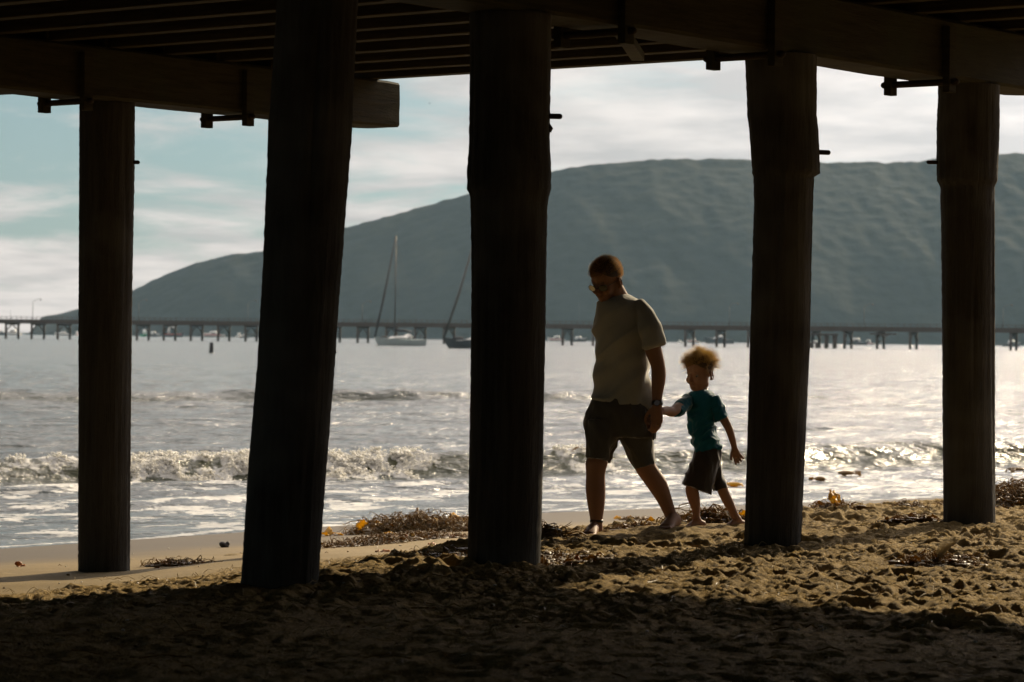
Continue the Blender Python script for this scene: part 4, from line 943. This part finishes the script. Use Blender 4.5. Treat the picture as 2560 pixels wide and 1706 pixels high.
bb.loft([B(592, 1420, .04), B(606, 1450, .045), B(622, 1475, .055)], [x * sb for x in (34, 36, 28)], n=14, sub=3)
remeshed('body', bb, .0036, M_SKINB, boy, face_deform(TB, kb), 3)
eyes(TB, Hb, kb, boy)
ts = MB()
ring_loft(ts, [(378, 238, 368, 0, .052), (395, 205, 398, 0, .072), (430, 186, 428, 0, .09), (500, 188, 436, 0, .10), (580, 192, 418, 0, .10), (640, 198, 412, 0, .10), (700, 207, 421, 0, .099), (770, 223, 440, 0, .10), (820, 236, 460, 0, .103), (866, 244, 474, 0, .105)], .10, B, sb, 4, 36)
ts.loft([B(222, 445, .02), B(165, 490, hd * .2), B(122, 528, hd * .38), B(98, 545, hd * .48)], [x * sb for x in (58, 58, 54, 52)], n=22, sub=4)
ts.loft([B(398, 450, -.04), B(430, 505, -.055), B(455, 560, -.065), B(473, 612, -.072)], [x * sb for x in (56, 58, 58, 58)], n=22, sub=4)
def ts_def(co, nr):
    cx = (co[:, 0] - B(350, 0).x) / sb; y = 600 - (co[:, 2] - B(350, 600).z) / sb
    co[:, 2] -= sstep(800, 866, y) * (-cx / 115) * 16 * sb
    a = np.array([mnoise.noise(Vector((p[0] * 16 - p[2] * 13, p[1] * 8, p[2] * 12 + p[0] * 5))) for p in co]); b_ = np.array([mnoise.noise(Vector((p[0] * 40, p[1] * 30, p[2] * 36))) for p in co])
    am = .008 * sstep(420, 640, y) + .005
    return co + nr * (((1 - np.abs(a) * 3.0).clip(-.3, 1)) * am + b_ * am * .5 - .0015)[:, None]
remeshed('t_shirt', ts, .0048, M_TEAL, boy, ts_def, 2)
b = MB(); cpts = [B(303, 384, 0) + Vector((math.cos(a) * 66 * sb, math.sin(a) * .050, .004 * math.sin(a) - .002)) for a in np.linspace(0, 2 * math.pi, 25)]
b.loft(cpts, [.0045] * 25, n=8); b.build('collar', M_TEAL, boy, True)
bs_ = MB()
ring_loft(bs_, [(845, 256, 466, 0, .098), (900, 248, 472, 0, .105), (960, 238, 464, 0, .11), (1010, 225, 456, 0, .11)], .1, B, sb, 4, 30)
bs_.loft([B(352, 900, -.01), B(335, 980, -.02), B(300, 1080, -.03), B(262, 1186, -.035)], [x * sb for x in (108, 118, 122, 133)], [.10, .105, .10, .095], n=30, sub=4)
bs_.loft([B(385, 960, .03), B(415, 1050, .04), B(442, 1120, .045), B(463, 1186, .045)], [x * sb for x in (82, 66, 60, 64)], [.085, .078, .07, .07], n=26, sub=4)
remeshed('shorts', bs_, .005, M_BSH, boy, sh_def(.0055, 1.6, 1.3), 2)
def boy_reg(d):
    if d.z > .35: return 1
    if d.y < .25 and d.z > -.25: return .95
    return 0
cap_ = MB(); hv = []
for i in range(0, 12):
    th = math.pi * .55 * i / 11
    for k in range(n_h):
        a = 2 * math.pi * k / n_h; fr = max(0, math.sin(a)); t2 = th * (1 - .42 * fr ** 2 + .12 * max(0, -math.sin(a)) + .08 * mnoise.noise(Vector((k * 1.3, 5, 2))))
        rr_ = 1.0 + .02 * mnoise.noise(Vector((k * .8, i * .9, 4)))
        hv.append(TB(math.sin(t2) * math.cos(a) * .077 * rr_, -.012 + math.sin(t2) * math.sin(a) * .098 * rr_, .035 + math.cos(t2) * .087 * rr_))
cap_.add(hv, hf); hairb = cap_.build('hair', simple('dark blond scalp hair', (.08, .05, .02), .7, .2, 60), boy, True)
rgx = random.Random(5); ex = [((rgx.uniform(-.6, .6), rgx.uniform(-.3, .8), 1), rgx.uniform(.05, .085)) for _ in range(60)] + [((.9, .5, .5), .05)] * 6
hair_strands('loose_strands', M_HAIRB, hairb, TB, Hb, kb, 4200, .058, .0008, boy_reg, 9, wind=Vector((-.25, 0, .15)), curl=.55, nseg=5, extra=ex)
# ------------------------------------------------------------------ kelp and litter on the sand
def kelp_mat(name, a, b, tr, w):
    t = NT(name); f = t.noise(14, 4); t.set(color=t.mix(f, a, b), rough=.5, spec=.3, normal=t.bump(t.noise(60, 3), .3, .004)); t.translucent(tr, w); return t.m
M_KSTEM = kelp_mat('dark kelp stems', (.045, .029, .010), (.16, .10, .030), (.50, .32, .07), .35)
M_KBLADE = kelp_mat('brown kelp blades', (.08, .042, .010), (.20, .11, .022), (.42, .25, .05), .35)
M_KYEL = kelp_mat('golden kelp blade', (.30, .18, .015), (.42, .26, .03), (.80, .52, .07), .5)
M_KRED = kelp_mat('orange kelp scrap', (.25, .09, .02), (.36, .15, .035), (.45, .2, .05), .3)
def hitd(x, y): return ground_hit(x / .9191, y / .9191)
def blade(mb, o, d, L, W, rg, lift=.5, curl=1.0, n=8):
    "a ruffled kelp blade, thin but with two sides"
    o = Vector(o); d = Vector(d); d.z = 0; d.normalize(); s = d.cross(Vector((0, 0, 1))); V = []; tw = rg.uniform(-.8, .8)
    ang = math.atan(lift); p = o
    for i in range(n + 1):
        t = i / n; w = W * math.sin(math.pi * min(.98, t * .86 + .1)) ** .7
        dirn = d * math.cos(ang) + Vector((0, 0, math.sin(ang))); up = Vector((0, 0, math.cos(ang))) - d * math.sin(ang)
        ss = (s * math.cos(tw * t * 2) + up * math.sin(tw * t * 2))
        for q in (-1, -.4, .4, 1): V.append(p + ss * w * q * .5 + up * (W * .13 * math.sin(i * 2.1 + q * 3) * abs(q)))
        p = p + dirn * L / n; ang -= curl * rg.uniform(.5, 1.3) / n * 1.6
    m = len(V); V2 = V + [Vector(v) - Vector((0, 0, .0022)) for v in V]; Fc = []
    for i in range(n):
        for q in range(3): a = i * 4 + q; Fc += [(a, a + 1, a + 5, a + 4), (m + a + 4, m + a + 5, m + a + 1, m + a)]
    edge = [0, 1, 2, 3] + [i * 4 + 3 for i in range(1, n + 1)] + [n * 4 + 2, n * 4 + 1, n * 4] + [i * 4 for i in range(n - 1, 0, -1)]
    for a, b_ in zip(edge, edge[1:] + edge[:1]): Fc.append((b_, a, m + a, m + b_))
    mb.add(V2, Fc)
def stem(mb, o, rg, L, r, zmax, spread=1.0, ax=Vector((1, 0, 0))):
    p = Vector(o); a = rg.uniform(0, 6.28); el = rg.uniform(-.2, .9); P_ = []
    n = 7
    for i in range(n + 1):
        P_.append(p.copy()); a += rg.uniform(-1.1, 1.1); el += rg.uniform(-.9, .55)
        st = (ax * math.cos(a) + Vector((0, 0, 1)).cross(ax) * math.sin(a) * spread) * math.cos(el) + Vector((0, 0, math.sin(el))) * .7
        p = p + st * L / n; g = sand_z(p.x, p.y) + r * .5
        if p.z < g: p.z = g; el = abs(el) * .6
        if p.z > g + zmax: el = -.6
    mb.loft(P_, [r] * n + [r * .4], n=5, sub=2)
def heap(name, label, x0, x1, yb, hgt, dep, seed, stems=120, blades=40, yel=0, red=0, r=.006, cat='kelp heap', slope=0, sl=.35, kind=None, group=None):
    "tangle of kelp lying on the sand between display columns x0..x1, its near foot at display row yb"
    rg = random.Random(seed); a = hitd(x0, yb); b = hitd(x1, yb + slope); ax = (b - a); W = ax.length; ax.z = 0; ax.normalize(); nx_ = Vector((0, 0, 1)).cross(ax)
    if nx_.y < 0: nx_ = -nx_
    mid = (a + b) / 2 + nx_ * dep / 2; base = Vector((mid.x, mid.y, sand_z(mid.x, mid.y)))
    root = thing(name, label, cat, base, group)
    sm_, bm_, ym_, rm_ = MB(), MB(), MB(), MB()
    def pt():
        t = min(max(rg.gauss(.5, .24), .02), .98); w = rg.random(); q = a + ax * W * t + nx_ * dep * w
        env = hgt * (math.sin(math.pi * t) ** .5) * (math.sin(math.pi * w) ** .6) * (.55 + .6 * abs(mnoise.noise(Vector((t * W * 4, seed, 0))))) 
        return Vector((q.x, q.y, sand_z(q.x, q.y) + rg.random() ** .7 * env)), env
    for k in range(int(stems * 1.6)):
        p, env = pt(); stem(sm_, p, rg, rg.uniform(.5, 1.2) * sl, r * rg.uniform(.25, .85), env + .02, .5, ax)
    # a matted core so that nothing shows through the middle
    for k in range(int(stems * .6)):
        p, env = pt(); p.z = sand_z(p.x, p.y) + env * .35; sm_.ell(p, (rg.uniform(.03, .07), rg.uniform(.02, .05), max(.008, env * rg.uniform(.3, .5))), Matrix.Rotation(rg.uniform(0, 3), 3, 'Z'), 7, 5)
    for m_, c, l_ in ((bm_, blades, .085), (ym_, yel, .12), (rm_, red, .045)):
        for k in range(c):
            p, env = pt(); p.z = max(p.z, sand_z(p.x, p.y) + env * .55); an = rg.uniform(0, 6.28)
            blade(m_, p, (math.cos(an), math.sin(an), 0), l_ * rg.uniform(.5, 1.2), l_ * rg.uniform(.25, .45), rg, rg.uniform(.1, 1.6))
            if rg.random() < .25: m_.ell(p, (.014, .014, .024), Matrix.Rotation(rg.uniform(0, 3), 3, 'X'), 8, 6)
    sm_.build('stems', M_KSTEM, root, True)
    if blades: bm_.build('foliage', M_KBLADE, root, True)
    if yel: ym_.build('golden_foliage', M_KYEL, root, True)
    if red: rm_.build('orange_foliage', M_KRED, root, True)
    return root
heap('kelp_heap', 'big brown tangle of kelp with golden blades beside the middle piling', 806, 1120, 1230, .24, .55, 1, 520, 110, 9, 4, cat='kelp heap', slope=-10)
heap('kelp_strip', 'long low dark strip of kelp on the sand nearer than the big tangle', 738, 1100, 1262, .075, .30, 2, 300, 60, 2, 10, cat='kelp heap', slope=-26, r=.005)
heap('kelp_heap', 'small wiry reddish tangle of kelp at the foot of the slim piling', 318, 452, 1301, .05, .18, 3, 60, 12, 0, 10, r=.0035, slope=-3, sl=.25)
heap('kelp_heap', 'tall dark red kelp heap at the right edge beyond the last piling', 2285, 2470, 1174, .24, .7, 4, 380, 260, 0, 30, slope=-2)
heap('kelp_heap', 'dark looping kelp tangle on the sand behind the boy\'s feet', 1588, 1735, 1209, .11, .40, 5, 170, 26, 3, 3, r=.006)
heap('kelp_heap', 'flat dark mat of weed between the man\'s feet', 1412, 1510, 1224, .03, .16, 6, 90, 12, 1, 2, r=.0035, sl=.2)
heap('kelp_heap', 'thin yellowish wisp of kelp on the sand beyond the man\'s feet', 1420, 1490, 1196, .03, .14, 7, 30, 14, 3, 1, r=.003, sl=.2)
heap('kelp_heap', 'dark reddish weed litter in the shade right of the middle piling', 1246, 1450, 1310, .035, .9, 8, 200, 40, 0, 26, r=.0035, slope=-30, sl=.2)
heap('kelp_heap', 'low dark weed mat with a pale feather on the sunlit sand at right', 2060, 2260, 1300, .05, .35, 9, 150, 20, 0, 3, r=.0035, sl=.2, slope=2)
heap('kelp_heap', 'small weed patch with one yellow blade right of the boy\'s piling', 1842, 1935, 1182, .04, .2, 10, 60, 16, 2, 1, r=.004)
heap('kelp_heap', 'orange tinted weed scatter on the sand left of the last piling', 2042, 2168, 1210, .035, .22, 11, 80, 16, 0, 12, r=.0035, sl=.2)
heap('kelp_heap', 'small dark clump of kelp at the right foot of the middle piling', 1243, 1290, 1240, .07, .22, 12, 60, 14, 1, 4, r=.005)
heap('kelp_heap', 'thin dark drift line of weed near the waterline at right', 2058, 2130, 1172, .02, .12, 13, 40, 10, 0, 0, r=.003, sl=.2)
def lone(name, label, cat, x, y, m, L, W, seed, ang, lift=.9, n=2, curl=1.1, bulb=False, group='single golden kelp blades'):
    rg = random.Random(seed); p = hitd(x, y); p.z = sand_z(p.x, p.y) + .004; b = MB()
    for k in range(n): blade(b, p + Vector((rg.uniform(-.03, .03), rg.uniform(-.03, .03), 0)), (math.cos(ang + k * 1.7), math.sin(ang + k * 1.7), 0), L * rg.uniform(.8, 1.1), W, rg, lift * rg.uniform(.7, 1.2), curl)
    if bulb: b.ell(p + Vector((0, 0, .02)), (.028, .018, .018), None, 12, 8)
    return tag(b.build(name, m, None, True, loc=p), label, cat, group)
lone('loose_kelp', 'golden kelp blade lying on smooth sand at the right foot of the leaning piling', 'kelp blade', 757, 1232, M_KYEL, .20, .09, 1, .2, .7, 3)
lone('loose_kelp', 'upright yellow kelp blade standing left of the big tangle', 'kelp blade', 832, 1227, M_KYEL, .15, .11, 2, 2.9, 2.4, 2, .5)
lone('loose_kelp', 'curled amber kelp blade on top of the big tangle', 'kelp blade', 868, 1222, M_KYEL, .24, .07, 3, .3, 1.6, 2)
lone('loose_kelp', 'arched yellow kelp blade touching the middle piling', 'kelp blade', 1060, 1212, M_KYEL, .26, .10, 4, .6, 1.9, 3, 1.5)
lone('loose_kelp', 'amber fan of kelp between the big tangle and the middle piling', 'kelp blade', 1012, 1218, M_KYEL, .2, .09, 5, 2.8, 1.7, 4, 1.2)
lone('loose_kelp', 'orange kelp scrap on the bare sand below the dark strip', 'kelp scrap', 868, 1272, M_KRED, .10, .04, 6, .1, .5, 2, group=None)
lone('loose_kelp', 'yellow orange kelp scrap on the dark strip left of the middle piling', 'kelp scrap', 1005, 1253, M_KRED, .11, .05, 7, .4, .9, 2, group=None)
lone('loose_kelp', 'orange kelp scrap alone on smooth sand at the far left', 'kelp scrap', 42, 1303, M_KRED, .09, .05, 8, 0, .3, 1, bulb=True, group=None)
lone('loose_kelp', 'small orange scrap on the sand below the wiry tangle', 'kelp scrap', 411, 1299, M_KRED, .07, .04, 9, 0, .4, 1, group=None)
lone('loose_kelp', 'small orange scrap beside the slim piling', 'kelp scrap', 353, 1302, M_KRED, .05, .035, 10, 0, .5, 1, group=None)
lone('loose_kelp', 'pointed yellow kelp blade standing on the beach between the two right pilings', 'kelp blade', 1922, 1178, M_KYEL, .12, .09, 11, 1.8, 2.2, 2, .4)
lone('loose_kelp', 'yellow scrap of kelp on the sand just left of the man\'s front foot', 'kelp blade', 1275, 1222, M_KYEL, .13, .05, 12, 0, .3, 1)
# stone, feather, sticks
p = hitd(515, 1258); p.z = sand_z(p.x, p.y); b = MB(); b.ell(p + Vector((0, 0, .018)), (.045, .035, .028), Matrix.Rotation(.4, 3, 'Y'), 12, 8); b.ell(p + Vector((.03, 0, .03)), (.018, .018, .022), None, 10, 6)
tag(b.build('stone', simple('dark stone', (.03, .026, .022), .6, .3, 30, bump=.5), None, True, loc=p), 'small dark stone alone on smooth sand between the slim and the leaning pilings', 'stone')
rg = random.Random(77); p = hitd(2150, 1296); p.z = sand_z(p.x, p.y) + .01; q = p + Vector((.11, .02, .10)); b = MB(); b.loft([p, (p + q) / 2 + Vector((-.01, 0, .01)), q], [.0025, .002, .001], n=5, sub=4)
for k in range(40):
    t_ = .12 + .85 * k / 40; c_ = p.lerp(q, t_) + Vector((-.01, 0, .01)) * math.sin(t_ * 3.1); w = .034 * math.sin(math.pi * min(1, t_ + .08)) ** .6
    for s_ in (-1, 1): b.capsule(c_, c_ + Vector((s_ * w * .8, 0, w * (.9 if s_ < 0 else .25))) + Vector((.012, 0, .01)), .0016, .0006, 4)
tag(b.build('feather', simple('tan feather', (.42, .34, .2), .8, .2, 40), None, True, loc=p), 'tan feather standing in the weed mat on the sunlit sand', 'feather')
p = hitd(961, 1212); p.z = sand_z(p.x, p.y) + .06; b = MB(); b.loft([p, p + Vector((-.004, 0, .06)), p + Vector((-.012, 0, .13))], [.014, .011, .013], n=8); tag(b.build('stick', M_KBLADE, None, True, loc=p), 'short brown stub sticking up out of the big kelp tangle', 'stick')
# loose twigs, leaf bits and pebbles over the churned sand: nobody could count them
b = MB(); rg = random.Random(5)
k = 0
while k < 900:
    x = rg.uniform(-4.5, 5.2); y = rg.uniform(9.6, 27); v = -0.793 * x + .609 * y
    if v > 16 or (v > 13 and rg.random() < .75): continue
    k += 1; z = sand_z(x, y); a = rg.uniform(0, 3.14); l_ = rg.uniform(.02, .10) * (1 if rg.random() < .8 else 2.2)
    c_, s_ = math.cos(a) * l_ / 2, math.sin(a) * l_ / 2
    if rg.random() < .72:
        m_ = Vector((x, y, z + .006 + rg.random() * .012)); b.loft([Vector((x - c_, y - s_, sand_z(x - c_, y - s_) + .004)), m_, Vector((x + c_, y + s_, sand_z(x + c_, y + s_) + .004))], [.0018, .0026, .0012], n=4)
    else: b.ell((x, y, z + .004), (rg.uniform(.005, .016), rg.uniform(.005, .012), rg.uniform(.003, .008)), Matrix.Rotation(a, 3, 'Z'), 6, 4)
tag(b.build('beach_litter', M_KSTEM), 'twigs and weed bits strewn over the sand', 'litter', kind='stuff')
b = MB(); 
for k in range(160):
    x = rg.uniform(-4.2, 5); y = rg.uniform(11, 27); v = -0.793 * x + .609 * y
    if v > 17.5: continue
    z = sand_z(x, y); b.ell((x, y, z + .003), (rg.uniform(.004, .013), rg.uniform(.004, .01), .004), Matrix.Rotation(k, 3, 'Z'), 6, 4)
tag(b.build('shell_bits', simple('pale shell', (.55, .5, .42), .5, .2, 40)), 'pale shell fragments strewn over the sand', 'shell bits', kind='stuff')
b = MB()
for k in range(1100):
    x = rg.uniform(-3.6, 4.8); y = rg.uniform(11, 22); v = -0.793 * x + .609 * y
    if v > 13.5: continue
    p = Vector((x, y, sand_z(x, y) + .002)); a = rg.uniform(0, 6.28); L_ = rg.uniform(.03, .13); hgt = rg.uniform(.004, .035); d = Vector((math.cos(a), math.sin(a), 0)) * L_
    q = p + d; q.z = sand_z(q.x, q.y) + rg.uniform(0, .02); b.loft([p, (p + q) / 2 + Vector((rg.uniform(-.01, .01), 0, hgt)), q], [.0016, .0014, .0007], n=4, sub=3)
tag(b.build('dry_stalks', simple('dry straw stalks', (.36, .27, .13), .7, .4, 20)), 'dry straw coloured stalks strewn over the churned sand', 'litter', kind='stuff')
# weed afloat in the surf
def afloat(x, y, m, L, seed, label, z=0.03, n=4, up=.3):
    rg = random.Random(seed); p = wl(x / .9191, y / .9191); p.z = z; b = MB()
    for k in range(n): blade(b, p + Vector((rg.uniform(-.1, .1), rg.uniform(-.1, .1), 0)), (rg.uniform(-1, 1), rg.uniform(-1, 1), 0), L * rg.uniform(.6, 1.1), L * .3, rg, up)
    if n > 3: b.ell(p, (L * .5, L * .3, .03), None, 12, 8)
    tag(b.build('floating_kelp', m, None, True, loc=p), label, 'kelp', 'scraps of kelp afloat in the surf')
afloat(1686, 1122, M_KYEL, .22, 1, 'orange kelp scrap afloat in the surf between the boy and the piling', .05)
afloat(1945, 1095, M_KSTEM, .25, 2, 'dark kelp scrap afloat in the surf, the larger of two between the right pilings', .05)
afloat(1884, 1107, M_KSTEM, .16, 3, 'thin dark kelp scrap afloat in the surf nearest the boy\'s piling', .04)
afloat(2335, 1086, M_KSTEM, .26, 4, 'dark kelp scrap afloat in the surf right of the last piling', .05)
p = at(1318 / .9191, 1028 / .9191, 41.5); b = MB(); rg = random.Random(3); blade(b, p - Vector((.03, 0, .06)), (1, .1, 0), .13, .045, rg, 1.0, .4)
tag(b.build('floating_kelp', M_KBLADE, None, True, loc=p), 'brown kelp blade lifted on the wave crest just left of the man\'s knee', 'kelp', 'scraps of kelp afloat in the surf')
# ------------------------------------------------------------------ haze over the bay
hz = bpy.data.materials.new('haze'); hz.use_nodes = True; h_ = hz.node_tree; h_.nodes.clear()
ho = h_.nodes.new('ShaderNodeOutputMaterial'); hv = h_.nodes.new('ShaderNodeVolumePrincipled')
hv.inputs['Color'].default_value = (.46, .70, .92, 1); hv.inputs['Density'].default_value = HAZE; hv.inputs['Anisotropy'].default_value = .3
h_.links.new(hv.outputs[0], ho.inputs['Volume'])
b = MB(); b.box((500, 2600, 250), (7000, 3700, 280)); tag(b.build('haze', hz), kind='stuff')
